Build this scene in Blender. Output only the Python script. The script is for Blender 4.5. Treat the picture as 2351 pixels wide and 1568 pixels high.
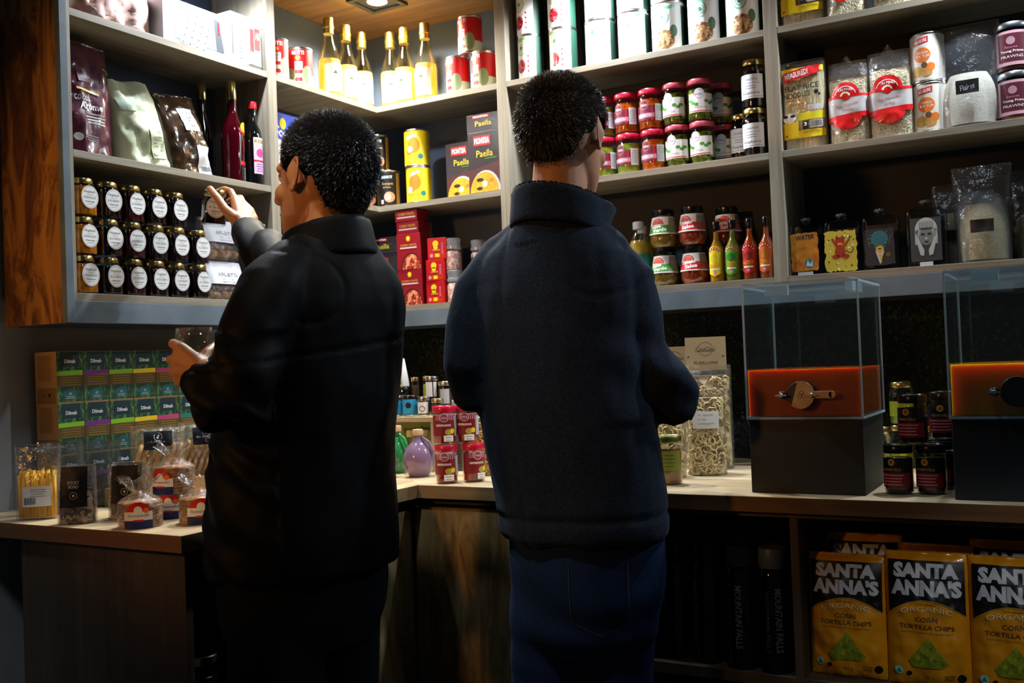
import bpy, bmesh, math, random
from math import pi, sin, cos, radians as rad
from mathutils import Vector, Matrix, noise
random.seed(7)
SC = bpy.context.scene
COL = SC.collection
for o in list(bpy.data.objects): bpy.data.objects.remove(o)

# ------------------------------------------------------------------ camera, world, exposure, lamps
cam = bpy.data.cameras.new('camera'); camo = bpy.data.objects.new('camera', cam); COL.objects.link(camo)
Fv = Vector((-0.49960159, 0.86601094, 0.02057415)); Rv = Vector((0.86515523, 0.50002296, -0.03851573)); Uv = Vector((0.04364259, 0.00144269, 0.99904617))
camo.matrix_world = Matrix(((Rv.x, Uv.x, -Fv.x, 1.84434), (Rv.y, Uv.y, -Fv.y, -2.43), (Rv.z, Uv.z, -Fv.z, 1.18124), (0, 0, 0, 1)))
cam.sensor_width = 36.0; cam.lens = 2301.02 / 2351 * 36.0; cam.clip_start = .05
cam.dof.use_dof = True; cam.dof.focus_distance = 1.98; cam.dof.aperture_fstop = 6.3
SC.camera = camo
SC.cycles.transparent_max_bounces = 32
w = bpy.data.worlds.new('world'); SC.world = w; w.use_nodes = True
w.node_tree.nodes['Background'].inputs[0].default_value = (.62, .8, 1, 1)
w.node_tree.nodes['Background'].inputs[1].default_value = .022
SC.view_settings.view_transform = 'Standard'; SC.view_settings.look = 'None'
SC.view_settings.gamma = 1; SC.view_settings.use_curve_mapping = False
SC.view_settings.exposure = 0.0
SPOT_W = 37.0
# downlights set in the canopy board: x, y, power factor, tint
LAMPS = [(.065, -.065, 2.0, (1, .92, .72)), (.11, -.64, 1.0, (.87, .94, 1)), (.78, -.065, 1.35, (.87, .94, 1)),
         (1.75, -.065, 1.1, (.86, .94, 1)), (2.5, -.065, .8, (.86, .94, 1))]
def room_light(name, kind, loc, aim, energy, color, size=.2, angle=60, blend=.6):
    l = bpy.data.lights.new(name, kind); l.energy = energy; l.color = color
    if kind == 'AREA': l.shape = 'DISK'; l.size = size
    else:
        l.shadow_soft_size = size
        if kind == 'SPOT': l.spot_size = rad(angle); l.spot_blend = blend
    o = bpy.data.objects.new(name, l); COL.objects.link(o); o.location = loc
    o.rotation_euler = (Vector(aim) - Vector(loc)).to_track_quat('-Z', 'Y').to_euler(); return o
room_light('warm_room_lamp', 'SPOT', (-.02, -3.6, 1.95), (.46, -1.1, 1.45), 95, (1, .46, .12), .10, 34, .6)
room_light('ceiling_room_lamp', 'AREA', (1.45, -1.05, 2.86), (1.2, -.6, .6), 3, (.80, .90, 1), .2)
room_light('chip_bag_fill_spot', 'SPOT', (2.35, -1.7, 1.6), (1.72, -.45, .50), 22, (.97, .97, 1), .06, 29, .6)  # added spot, cone narrowed to brighten the chip bags and spare the worktop edge
room_light('ceiling_room_lamp', 'SPOT', (.80, -1.75, 2.86), (.68, -.47, .45), 60, (1, .95, .85), .05, 23, .5)
room_light('cool_room_lamp', 'SPOT', (.45, -2.6, 2.75), (-.3, -1.6, .6), 55, (.8, .9, 1), .15, 36, .8)

# ------------------------------------------------------------------ materials
def C(h):
    h = h.lstrip('#'); h = h if len(h) == 6 else ''.join(q * 2 for q in h); v = [int(h[i:i+2], 16) / 255 for i in (0, 2, 4)]
    return tuple((x / 12.92 if x <= .04045 else ((x + .055) / 1.055) ** 2.4) for x in v) + (1,)
MATS = {}
def M(name, col='#808080', rough=.5, metal=0, coat=0, spec=.5, emit=0, sheen=0, trans=0, ior=1.45, sss=0):
    if name in MATS: return MATS[name]
    m = bpy.data.materials.new(name); m.use_nodes = True; b = m.node_tree.nodes['Principled BSDF']
    c = C(col) if isinstance(col, str) else tuple(col) + (1,)
    b.inputs['Base Color'].default_value = c; b.inputs['Roughness'].default_value = rough
    b.inputs['Metallic'].default_value = metal; b.inputs['Coat Weight'].default_value = coat
    b.inputs['Coat Roughness'].default_value = .05
    b.inputs['Specular IOR Level'].default_value = spec; b.inputs['Sheen Weight'].default_value = sheen
    b.inputs['Transmission Weight'].default_value = trans; b.inputs['IOR'].default_value = ior
    if sss: b.inputs['Subsurface Weight'].default_value = sss; b.inputs['Subsurface Radius'].default_value = (.01, .004, .002); b.inputs['Subsurface Scale'].default_value = 1
    if emit: b.inputs['Emission Color'].default_value = c; b.inputs['Emission Strength'].default_value = emit
    MATS[name] = m; return m
def nd(m): return m.node_tree.nodes, m.node_tree.links
def ramp(N, stops):
    r = N.new('ShaderNodeValToRGB'); e = r.color_ramp.elements
    while len(e) < len(stops): e.new(.5)
    for i, (p, c) in enumerate(stops): e[i].position = p; e[i].color = C(c)
    return r
def bump(N, L, src, b, strength, dist=.002):
    bu = N.new('ShaderNodeBump'); bu.inputs['Strength'].default_value = strength; bu.inputs['Distance'].default_value = dist
    L.new(src, bu.inputs['Height']); L.new(bu.outputs[0], b.inputs['Normal'])
def wood(name, stops, axis='x', fine=1.0, rough=.55, bmp=.12, blotch=0, blotch_stops=None):
    m = M(name, '#888888', rough); N, L = nd(m); b = N['Principled BSDF']
    tc = N.new('ShaderNodeTexCoord'); mp = N.new('ShaderNodeMapping'); L.new(tc.outputs['Object'], mp.inputs[0])
    s = {'x': (2.2, 38, 38), 'y': (38, 2.2, 38), 'z': (38, 38, 2.2)}[axis]
    mp.inputs['Scale'].default_value = [q * fine for q in s]
    n = N.new('ShaderNodeTexNoise'); n.inputs['Scale'].default_value = 1; n.inputs['Detail'].default_value = 8; n.inputs['Roughness'].default_value = .65
    n.inputs['Distortion'].default_value = .6
    L.new(mp.outputs[0], n.inputs[0]); r = ramp(N, stops); L.new(n.outputs['Fac'], r.inputs[0])
    out = r.outputs[0]
    if blotch:
        mp2 = N.new('ShaderNodeMapping'); L.new(tc.outputs['Object'], mp2.inputs[0])
        mp2.inputs['Scale'].default_value = {'x': (2, 9, 9), 'y': (9, 2, 9), 'z': (14, 14, 3.4)}[axis]
        n2 = N.new('ShaderNodeTexNoise'); n2.inputs['Scale'].default_value = blotch; n2.inputs['Detail'].default_value = 6; n2.inputs['Roughness'].default_value = .7; n2.inputs['Distortion'].default_value = 1.2
        L.new(mp2.outputs[0], n2.inputs[0]); r2 = ramp(N, blotch_stops); L.new(n2.outputs['Fac'], r2.inputs[0])
        mx = N.new('ShaderNodeMix'); mx.data_type = 'RGBA'; mx.blend_type = 'MULTIPLY'; mx.inputs[0].default_value = 1
        L.new(out, mx.inputs[6]); L.new(r2.outputs[0], mx.inputs[7]); out = mx.outputs[2]
    L.new(out, b.inputs['Base Color']); bump(N, L, n.outputs['Fac'], b, bmp); return m
def spots(name, stops, scale=120, kind='voronoi', rough=.4, coat=.3, bmp=.4, stretch=(1, 1, 1), detail=3, dist=.002):
    m = M(name, '#888888', rough, coat=coat); N, L = nd(m); b = N['Principled BSDF']
    tc = N.new('ShaderNodeTexCoord'); mp = N.new('ShaderNodeMapping'); L.new(tc.outputs['Object'], mp.inputs[0]); mp.inputs['Scale'].default_value = stretch
    if kind == 'voronoi':
        n = N.new('ShaderNodeTexVoronoi'); n.inputs['Scale'].default_value = scale; src = n.outputs['Distance']
        sep = N.new('ShaderNodeSeparateColor'); L.new(n.outputs['Color'], sep.inputs[0]); csrc = sep.outputs[0]
    else:
        n = N.new('ShaderNodeTexNoise'); n.inputs['Scale'].default_value = scale; n.inputs['Detail'].default_value = detail; n.inputs['Distortion'].default_value = 1.0; src = csrc = n.outputs['Fac']
    L.new(mp.outputs[0], n.inputs[0]); r = ramp(N, stops); L.new(csrc, r.inputs[0]); L.new(r.outputs[0], b.inputs['Base Color'])
    bump(N, L, src, b, bmp, dist); return m
def thin(name, tint='#ffffff', refl=1.0, rough=.04, haze=0.0, hazecol='#ffffff', crinkle=0, cs=60, cap=.28):
    """clear sheet: what is behind shows through, grazing surfaces mirror the lamps"""
    if name in MATS: return MATS[name]
    m = bpy.data.materials.new(name); m.use_nodes = True; N, L = nd(m); N.remove(N['Principled BSDF'])
    out = N['Material Output']; t = N.new('ShaderNodeBsdfTransparent'); t.inputs[0].default_value = C(tint)
    g = N.new('ShaderNodeBsdfGlossy'); g.inputs['Roughness'].default_value = rough
    fr = N.new('ShaderNodeFresnel'); fr.inputs[0].default_value = 1.5
    mu = N.new('ShaderNodeMath'); mu.operation = 'MULTIPLY'; mu.inputs[1].default_value = refl; L.new(fr.outputs[0], mu.inputs[0])
    mi_ = N.new('ShaderNodeMath'); mi_.operation = 'MINIMUM'; mi_.inputs[1].default_value = cap; L.new(mu.outputs[0], mi_.inputs[0]); mu = mi_
    mx = N.new('ShaderNodeMixShader'); L.new(mu.outputs[0], mx.inputs[0]); L.new(t.outputs[0], mx.inputs[1]); L.new(g.outputs[0], mx.inputs[2])
    res = mx
    if haze:
        d = N.new('ShaderNodeBsdfDiffuse'); d.inputs[0].default_value = C(hazecol); m2 = N.new('ShaderNodeMixShader'); m2.inputs[0].default_value = haze
        L.new(mx.outputs[0], m2.inputs[1]); L.new(d.outputs[0], m2.inputs[2]); res = m2
    if crinkle:
        tc = N.new('ShaderNodeTexCoord'); n = N.new('ShaderNodeTexNoise'); n.inputs['Scale'].default_value = cs; n.inputs['Detail'].default_value = 4
        L.new(tc.outputs['Object'], n.inputs[0]); bu = N.new('ShaderNodeBump'); bu.inputs['Strength'].default_value = crinkle; bu.inputs['Distance'].default_value = .01
        L.new(n.outputs['Fac'], bu.inputs['Height']); L.new(bu.outputs[0], g.inputs['Normal']); L.new(bu.outputs[0], fr.inputs['Normal'])
    L.new(res.outputs[0], out.inputs[0]); MATS[name] = m; return m
OAK = [(.25, '#6a6256'), (.5, '#8b8374'), (.72, '#a39c8c')]
oak_x = wood('oak_board_x', OAK, 'x'); oak_y = wood('oak_board_y', OAK, 'y'); oak_z = wood('oak_board_z', OAK, 'z')
WARM = [(.25, '#594229'), (.5, '#765836'), (.75, '#8a6b44')]
warm_x = wood('warm_oak_x', WARM, 'x', .6)
panel_z = wood('blotched_panel_wood', [(.25, '#95672f'), (.5, '#a9752f'), (.75, '#c08a3e')], 'z', .6, .6, .2, 1.2, [(.34, '#6a543e'), (.46, '#b09a80'), (.56, '#ffffff')])  # orange-brown grain multiplied by darker blotches
top_x = wood('worktop_oak_x', [(.25, '#9c8868'), (.5, '#bfab8a'), (.75, '#d2c1a0')], 'x', .7)
top_y = wood('worktop_oak_y', [(.25, '#a08a68'), (.5, '#c4ae8a'), (.75, '#d8c5a2')], 'y', .7)
door_z = wood('cabinet_oak_z', [(.25, '#5d5036'), (.5, '#8d7d58'), (.75, '#a8976c')], 'z', .5, .6, .15, 1.2, [(.4, '#b5a898'), (.6, '#ffffff')])
door_x = wood('edge_shade_oak', [(.25, '#5d4c34'), (.5, '#7d6748'), (.75, '#947c58')], 'x', .7)  # worktop edge wood, darkened to stand for the weaker light on it
brown_x = wood('edge_shade_brown', [(.25, '#4c3219'), (.5, '#6a4523'), (.75, '#7c5329')], 'x', .7)  # deeper copy of the edge wood, dim light put into the brown
shade_z = wood('shaded_cabinet_wood', [(.3, '#352a1e'), (.55, '#4a3b2b'), (.75, '#5a4936')], 'z', .6, .6, .1)  # cabinet wood with the weak light under the worktop put into its colour
slate = spots('blue_grey_fascia_paint', [(.3, '#54636f'), (.6, '#657482'), (.8, '#6f7e8b')], 9, 'noise', .6, 0, .03)
charcoal = M('charcoal_backing', '#26282b', .7)
back_lit = M('charcoal_backing_lit', '#48566e', .7)  # lit copy of the charcoal backing, lamplight put into the blue-grey
wallm = spots('grey_plaster', [(.3, '#94979a'), (.6, '#a0a3a5'), (.8, '#a9acae')], 6, 'noise', .9, 0, .06)
floorm = spots('dark_floor_tiles', [(.3, '#2b2a28'), (.7, '#3a3836')], 5, 'noise', .5, 0, .05)
glass = thin('clear_glass', '#fafdfb', 1.0)
glassg = thin('clear_glass_green', '#d8e8d8', 1.0)
film = thin('clear_film', '#f6f6f6', 1.6, .10, .03, '#ffffff', .5, 45)
film2 = thin('crinkled_film', '#f6f6f6', 2.4, .10, .035, '#ffffff', 1.0, 60, .36)
acryl = thin('clear_acrylic', '#f6fbfb', 1.0, .03, .003, '#cfe4f0')
gold = M('gold_lid_metal', '#c9b878', .25, 1); redlid = M('red_lid', '#c01238', .3, coat=.4); blacklid = M('black_lid', '#0c0c0c', .25, coat=.4)
pinklid = M('pink_red_lid', '#b84458', .35, coat=.3); steel = M('steel', '#c8c8c8', .25, 1); whitep = M('white_plastic', '#e8eaec', .4)
paper = M('white_paper', '#e9ebee', .7); ink = M('ink_black', '#111214', .7); grey = M('ink_grey', '#70757c', .7); red = M('print_red', '#c8161c', .45)
dred = M('print_dark_red', '#7e0f1c', .45); green = M('print_green', '#4f9a3c', .5); lgreen = M('print_pale_green', '#a7cf9a', .5); teal = M('print_teal', '#1d7a74', .5)
yellow = M('print_yellow', '#f2d21a', .5); orange = M('print_orange', '#e8791d', .5); blue = M('print_blue', '#1c3fb0', .5); pink = M('print_pink', '#e38ab8', .5)
cream = M('print_cream', '#efe6c4', .6); white = M('print_white', '#f4f5f6', .5); brown = M('print_brown', '#6b431f', .6); goldp = M('print_gold', '#c59a3a', .4)
maroon = M('print_maroon', '#5c1026', .5); black = M('print_black', '#0d0d0f', .45); purple = M('print_purple', '#7a2f8e', .5); cyan = M('print_cyan', '#2b9fd8', .45)
lgrey = M('print_light_grey', '#b9bdc2', .6); kraft = M('kraft_card', '#b08a5c', .8); lime = M('print_lime', '#86c81e', .5); dgreen = M('print_dark_green', '#15392c', .5)

# ------------------------------------------------------------------ mesh helpers
def tag(o, label=None, cat=None, group=None, kind=None):
    if label: o['label'] = label
    if cat: o['category'] = cat
    if group: o['group'] = group
    if kind: o['kind'] = kind
    return o
def thing(name, label, cat, loc=(0, 0, 0), rz=0, group=None, tilt=None):
    o = bpy.data.objects.new(name, None); COL.objects.link(o); o.location = loc
    o.rotation_euler = (tilt[0], tilt[1], rz) if tilt else (0, 0, rz); o.empty_display_size = .02
    return tag(o, label, cat, group)
class MB:
    def __init__(s): s.v = []; s.f = []; s.m = []; s.mats = []
    def mi(s, m):
        if m not in s.mats: s.mats.append(m)
        return s.mats.index(m)
    def add(s, v, f, m):
        k = len(s.v); s.v += [tuple(p) for p in v]; i = s.mi(m)
        for q in f: s.f.append(tuple(k + a for a in q)); s.m.append(i)
        return s
    def box(s, x0, x1, y0, y1, z0, z1, m):
        v = [(x, y, z) for x in (x0, x1) for y in (y0, y1) for z in (z0, z1)]
        return s.add(v, [(0, 1, 3, 2), (4, 6, 7, 5), (0, 4, 5, 1), (2, 3, 7, 6), (0, 2, 6, 4), (1, 5, 7, 3)], m)
    def lathe(s, prof, m, n=24, c=(0, 0, 0), close=True, sq=0, ax='z'):
        """prof [(r, z)]; sq > 0 squares the section"""
        v = []; f = []
        for r, z in prof:
            for k in range(n):
                a = 2 * pi * (k + .5) / n; cx, cy = cos(a), sin(a)
                q = 1
                if sq: q = 1 / max(abs(cx), abs(cy)); q = 1 + (q - 1) * sq
                p = (r * cx * q, r * cy * q, z)
                if ax == 'y': p = (p[0], z, p[1])
                if ax == 'x': p = (z, p[0], p[1])
                v.append((p[0] + c[0], p[1] + c[1], p[2] + c[2]))
        for i in range(len(prof) - 1):
            for k in range(n):
                a = i * n + k; b = i * n + (k + 1) % n; f.append((a, b, b + n, a + n))
        if close: f.append(tuple(range(n - 1, -1, -1))); f.append(tuple(range((len(prof) - 1) * n, len(prof) * n)))
        return s.add(v, f, m)
    def tube(s, pts, rad_, m, n=10, cap=True):
        pts = [Vector(p) for p in pts]; R = rad_ if isinstance(rad_, (list, tuple)) else [rad_] * len(pts)
        if cap:   # rounded ends
            d0 = (pts[0] - pts[1]).normalized(); d1 = (pts[-1] - pts[-2]).normalized()
            a = [(pts[0] + d0 * R[0] * q, R[0] * r) for q, r in ((.95, .3), (.7, .7), (.38, .92))]
            b = [(pts[-1] + d1 * R[-1] * q, R[-1] * r) for q, r in ((.38, .92), (.7, .7), (.95, .3))]
            P = [x[0] for x in a] + pts + [x[0] for x in b]; RR = [x[1] for x in a] + list(R) + [x[1] for x in b]
        else: P, RR = pts, list(R)
        v = []; f = []; ref = None
        for i, p in enumerate(P):
            t = (P[min(i + 1, len(P) - 1)] - P[max(i - 1, 0)]).normalized()
            if ref is None: ref = t.orthogonal().normalized()
            ref = (ref - t * ref.dot(t)).normalized(); bi = t.cross(ref)
            for k in range(n):
                a = 2 * pi * k / n; v.append(p + (ref * cos(a) + bi * sin(a)) * RR[i])
        for i in range(len(P) - 1):
            for k in range(n):
                a = i * n + k; b = i * n + (k + 1) % n; f.append((a, b, b + n, a + n))
        f.append(tuple(range(n - 1, -1, -1))); f.append(tuple(range((len(P) - 1) * n, len(P) * n)))
        return s.add(v, f, m)
    def ball(s, c, r, m, nu=16, nv=10, rot=None):
        c = Vector(c); r = (r, r, r) if not isinstance(r, (tuple, list)) else r; v = []; f = []
        for i in range(1, nv):
            th = pi * i / nv
            for k in range(nu):
                a = 2 * pi * k / nu; p = Vector((r[0] * sin(th) * cos(a), r[1] * sin(th) * sin(a), r[2] * cos(th)))
                if rot: p = rot @ p
                v.append(c + p)
        t = Vector((0, 0, r[2])); 
        if rot: t = rot @ t
        v += [c + t, c - t]; T = len(v) - 2
        for i in range(nv - 2):
            for k in range(nu):
                a = i * nu + k; b = i * nu + (k + 1) % nu; f.append((a, a + nu, b + nu, b))
        for k in range(nu): f.append((T, k, (k + 1) % nu)); f.append((T + 1, (nv - 2) * nu + (k + 1) % nu, (nv - 2) * nu + k))
        return s.add(v, f, m)
    def rings(s, R, m, n=32):
        """R: list of (cx, cy, z, a, b, theta) elliptical rings, closed ends"""
        v = []; f = []
        for cx, cy, z, a, b, th in R:
            for k in range(n):
                t = 2 * pi * k / n; u = a * cos(t); w_ = b * sin(t)
                v.append((cx + u * cos(th) - w_ * sin(th), cy + u * sin(th) + w_ * cos(th), z))
        for i in range(len(R) - 1):
            for k in range(n):
                a = i * n + k; b = i * n + (k + 1) % n; f.append((a, b, b + n, a + n))
        f.append(tuple(range(n - 1, -1, -1))); f.append(tuple(range((len(R) - 1) * n, len(R) * n)))
        return s.add(v, f, m)
    def build(s, name, parent=None, smooth=False, bevel=0, auto=False, label=None):
        me = bpy.data.meshes.new(name); me.from_pydata(s.v, [], s.f)
        for m in s.mats: me.materials.append(m)
        me.polygons.foreach_set('material_index', s.m)
        if smooth: me.polygons.foreach_set('use_smooth', [True] * len(s.f))
        me.update()
        if auto and smooth: me.set_sharp_from_angle(angle=rad(38))
        o = bpy.data.objects.new(name, me); COL.objects.link(o)
        if parent: o.parent = parent
        if bevel:
            b = o.modifiers.new('bevel', 'BEVEL'); b.width = bevel; b.segments = 2; b.limit_method = 'ANGLE'
        if label: o['label'] = label
        return o
def boxo(name, x0, x1, y0, y1, z0, z1, m, parent=None, bevel=0, label=None):
    return MB().box(x0, x1, y0, y1, z0, z1, m).build(name, parent, bevel=bevel, label=label)
_tc = {}
def glyphs(s, bold=.0):
    key = (s, bold)
    if key in _tc: return _tc[key]
    cu = bpy.data.curves.new('t', 'FONT'); cu.body = s; cu.size = 1; cu.resolution_u = 2; cu.offset = bold
    o = bpy.data.objects.new('t', cu); COL.objects.link(o); dg = bpy.context.evaluated_depsgraph_get(); dg.update()
    me = bpy.data.meshes.new_from_object(o.evaluated_get(dg))
    V = [(v.co.x, v.co.y) for v in me.vertices]; F = [tuple(p.vertices) for p in me.polygons]
    bpy.data.objects.remove(o); bpy.data.curves.remove(cu); bpy.data.meshes.remove(me)
    if not V: V = [(0, 0), (1, 0), (1, 1)]; F = []
    x0 = min(v[0] for v in V); x1 = max(v[0] for v in V); y0 = min(v[1] for v in V); y1 = max(v[1] for v in V)
    V = [((v[0] - x0) / (x1 - x0 + 1e-9) - .5, (v[1] - y0) / (y1 - y0 + 1e-9) - .5) for v in V]
    _tc[key] = (V, F); return V, F
def refine(V, F, step):
    bm = bmesh.new(); vs = [bm.verts.new((x, y, 0)) for x, y in V]
    for f in F:
        try: bm.faces.new([vs[i] for i in f])
        except ValueError: pass
    bmesh.ops.triangulate(bm, faces=bm.faces[:])
    for _ in range(5):
        E_ = [e for e in bm.edges if e.calc_length() > step]
        if not E_: break
        bmesh.ops.subdivide_edges(bm, edges=E_, cuts=1); bmesh.ops.triangulate(bm, faces=[f for f in bm.faces if len(f.verts) > 3])
    bm.verts.index_update(); R = [(v.co.x, v.co.y) for v in bm.verts], [tuple(v.index for v in f.verts) for f in bm.faces]; bm.free(); return R
class Art:
    """flat print: shapes in (u, v) metres, mapped on to the surface that carries them"""
    def __init__(s, step=.006): s.q = []; s.step = step
    def rect(s, u0, v0, u1, v1, m, l=0, shear=0):
        nu = max(1, int(abs(u1 - u0) / s.step)); nv = max(1, int(abs(v1 - v0) / s.step)) if s.step < .02 else 1
        V = [(u0 + (u1 - u0) * i / nu, v0 + (v1 - v0) * j / nv + shear * i / nu) for j in range(nv + 1) for i in range(nu + 1)]
        F = [(j * (nu + 1) + i, j * (nu + 1) + i + 1, (j + 1) * (nu + 1) + i + 1, (j + 1) * (nu + 1) + i) for j in range(nv) for i in range(nu)]
        s.q.append((V, F, m, l)); return s
    def ring(s, u, v, r0, r1, m, l=0, a0=0, a1=360, sy=1, n=24):
        k = max(2, int(n * (a1 - a0) / 360)); rr = [r0, (r0 + r1) / 2, r1] if r1 - r0 > s.step else [r0, r1]
        V = [(u + r * cos(rad(a0 + (a1 - a0) * i / k)), v + sy * r * sin(rad(a0 + (a1 - a0) * i / k))) for r in rr for i in range(k + 1)]
        F = [(j * (k + 1) + i, (j + 1) * (k + 1) + i, (j + 1) * (k + 1) + i + 1, j * (k + 1) + i + 1) for j in range(len(rr) - 1) for i in range(k)]
        s.q.append((V, F, m, l)); return s
    def disc(s, u, v, r, m, l=0, sy=1, a0=0, a1=360, n=24): return s.ring(u, v, r * .02, r, m, l, a0, a1, sy, n)
    def poly(s, P, m, l=0): s.q.append((list(P), [tuple(range(len(P)))], m, l)); return s
    def text(s, t, u, v, w_, h, m, l=1, rot=0, bold=.0, arc=0):
        V, F = glyphs(t, bold); c, d = cos(rad(rot)), sin(rad(rot)); Q = []
        for x, y in V:
            x, y = x * w_, y * h
            if arc: y += arc * (1 - (2 * x / w_) ** 2)
            Q.append((u + x * c - y * d, v + x * d + y * c))
        s.q.append((Q, F, m, l)); return s
    def lines(s, u, v, w_, n, gap, h, m, l=1, jit=.3):
        for i in range(n):
            ww = w_ * (1 - jit * random.random()); s.rect(u - ww / 2, v - i * gap - h, u + ww / 2, v - i * gap, m, l)
        return s
    def build(s, name, parent, mp, base=.0004, eps=.00018, label=None):
        b = MB()
        for V, F, m, l in s.q:
            if s.step < .02 and F and len(F) < 400 and max(max(abs(V[f[0]][0] - V[f[2]][0]), abs(V[f[0]][1] - V[f[2]][1]), abs(V[f[0]][0] - V[f[1]][0]), abs(V[f[0]][1] - V[f[1]][1])) for f in F if len(f) > 2) > s.step * 1.5: V, F = refine(V, F, s.step)
            b.add([mp(x, y, base + eps * l) for x, y in V], F, m)
        o = b.build(name, parent, smooth=True)
        if label: o['label'] = label
        return o
def wrap(R, z=0, ang=0): return lambda u, v, e: ((R + e) * sin(u / R + ang), -(R + e) * cos(u / R + ang), z + v)
def flat(y=0, z=0, x=0): return lambda u, v, e: (x + u, y - e, z + v)
def copy_tree(o, parent=None):
    c = o.copy(); COL.objects.link(c)
    if parent: c.parent = parent
    for ch in list(o.children): copy_tree(ch, c)
    return c
def again(src, label, loc, rz=None, group=None):
    c = copy_tree(src); c.location = loc; c['label'] = label
    if rz is not None: c.rotation_euler[2] = rz
    if group: c['group'] = group
    return c
# pillow-shaped bags
class Bag:
    def __init__(s, w_, h, th, top=.04, p=2.6, gusset=True, crumple=.0, seed=0, flare=0, side=.04, skew=0):
        s.w, s.h, s.th, s.top, s.p, s.g, s.cr, s.sd, s.fl, s.side, s.skew = w_, h, th, top, p, gusset, crumple, seed, flare, side, skew
    def T(s, u, v):
        a = min(1, abs(2 * u / s.w)); t = max(0, min(1, v / s.h))
        prof = (1 - t ** 2.6) ** .75 if s.g else (max(0, 1 - abs(2 * t - 1) ** 3)) ** .7
        prof = s.top + (1 - s.top) * prof
        e = s.side + (1 - s.side) * max(0, 1 - a ** s.p) ** .6
        return s.th / 2 * prof * e
    def pt(s, u, v, sign, e=0):
        n = 0
        if s.cr: n = s.cr * noise.noise(Vector((u * 28 + s.sd, v * 22, sign * 3 + s.sd * 2.3))) + s.cr * .5 * noise.noise(Vector((u * 70 + s.sd, v * 60, sign * 5)))
        t = v / s.h; f = 1 + s.fl * (t - .5)
        return (u * f + s.skew * t * t, sign * (s.T(u, v) + e + n * min(1, 3 * (1 - abs(2 * u / s.w)) + .15)) - s.lean(t), v)
    def lean(s, t): return 0
    def mesh(s, m, nu=20, nv=24, z0=0, z1=1, shrink=0, mb=None):
        b = mb or MB(); V = []; F = []
        for sg in (-1, 1):
            for j in range(nv + 1):
                for i in range(nu + 1):
                    u = (i / nu - .5) * s.w * (1 - shrink); v = s.h * (z0 + (z1 - z0) * j / nv); x, y, z = s.pt(u, v, sg, -shrink * s.th * .4); V.append((x, y, z + (shrink * .01)))
        K = (nu + 1) * (nv + 1)
        for j in range(nv):
            for i in range(nu):
                a = j * (nu + 1) + i; F.append((a, a + 1, a + nu + 2, a + nu + 1)); F.append((K + a, K + a + nu + 1, K + a + nu + 2, K + a + 1))
        for j in range(nv):
            for i, fl in ((0, 0), (nu, 1)):
                a = j * (nu + 1) + i; q = (a, a + nu + 1, K + a + nu + 1, K + a); F.append(q if not fl else q[::-1])
        for i in range(nu):
            for j, fl in ((0, 1), (nv, 0)):
                a = j * (nu + 1) + i; q = (a, a + 1, K + a + 1, K + a); F.append(q[::-1] if not fl else q[::-1])
        b.add(V, F, m); return b
    def map(s): return lambda u, v, e: s.pt(u, v, -1, e * 1.6 + .0012)
# ------------------------------------------------------------------ the room
Z = [1.97, 1.6674, 1.3628]; TH = .0161; ZF = 1.2995; ZT = 2.262; D = .2
def struct(name, *a, **k): o = boxo(name, *a, **k); o['kind'] = 'structure'; return o
struct('floor', -1.2, 4, -4.5, .3, -.05, 0, floorm)
struct('ceiling', -1.2, 4, -4.5, .3, 2.9, 2.95, M('ceiling_paint', '#4a4a4a', .9))
struct('wall_left', -.3, -.215, -4.5, .3, 0, 2.9, wallm)
struct('wall_right', -.3, 4, .215, .3, 0, 2.9, wallm)
A = 1.0578; XR2 = 2.35
# ---- shelving units
def boards(t, mk):
    for z in Z: mk(z)
u = thing('shelving_unit', 'left wall shelving unit with blotched brown end panel and jam jars on its bottom shelf', 'shelf', (-.1, -.75, 1.3), 0, 'wall shelving')
def pb(name, t, x0, x1, y0, y1, z0, z1, m, bevel=.0006, label=None):
    ox, oy, oz = t.location; return boxo(name, x0 - ox, x1 - ox, y0 - oy, y1 - oy, z0 - oz, z1 - oz, m, t, bevel, label)
pb('end_panel', u, -.2, -.004, -A - .032, -A - .016, ZF, 2.5, panel_z, label='blotched brown end panel')
pb('front_edge_strip', u, -.004, .012, -A - .034, -A - .016, ZF, 2.5, slate)
pb('side_panel', u, -.2, 0, -A - .016, -A, Z[2] - TH - .0002, ZT, oak_z)
pb('side_panel', u, -.2, 0, -.4657, -.4496 - .0001, Z[2] - TH - .0002, ZT, oak_z)
pb('back_panel', u, -.205, -.2, -A, -.4657, ZF, ZT, back_lit)
for z in Z: pb('shelf_board', u, -.199, -.0004, -A + .0003, -.466, z - TH, z, oak_y)
pb('fascia', u, -.016, 0, -A - .016, -.4497, ZF, Z[2] - TH - .0003, slate)
c = thing('shelving_unit', 'corner shelving unit where the two walls meet, golden bottles on its top shelf', 'shelf', (0, 0, 1.3), 0, 'wall shelving')
pb('side_panel', c, -.2, 0, -.4495, -.4335, Z[2] - TH - .0002, ZT, oak_z)
pb('side_panel', c, .4241, .4402, 0, .2, Z[2] - TH - .0002, ZT, oak_z)
pb('back_panel', c, -.205, -.2, -.4335, .2, ZF, ZT, back_lit)
pb('back_panel', c, -.2, .4241, .2, .205, ZF, ZT, back_lit)
for z in Z:
    MB().add([(x, y, q - 1.3) for q in (z - TH, z) for x, y in ((-.199, -.4333), (-.0004, -.4333), (-.0004, .0004), (.4239, .0004), (.4239, .199), (-.199, .199))],
             [(5, 4, 3, 2, 1, 0), (6, 7, 8, 9, 10, 11), (0, 1, 7, 6), (1, 2, 8, 7), (2, 3, 9, 8), (3, 4, 10, 9), (4, 5, 11, 10), (5, 0, 6, 11)], oak_x).build('shelf_board', c)
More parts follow.
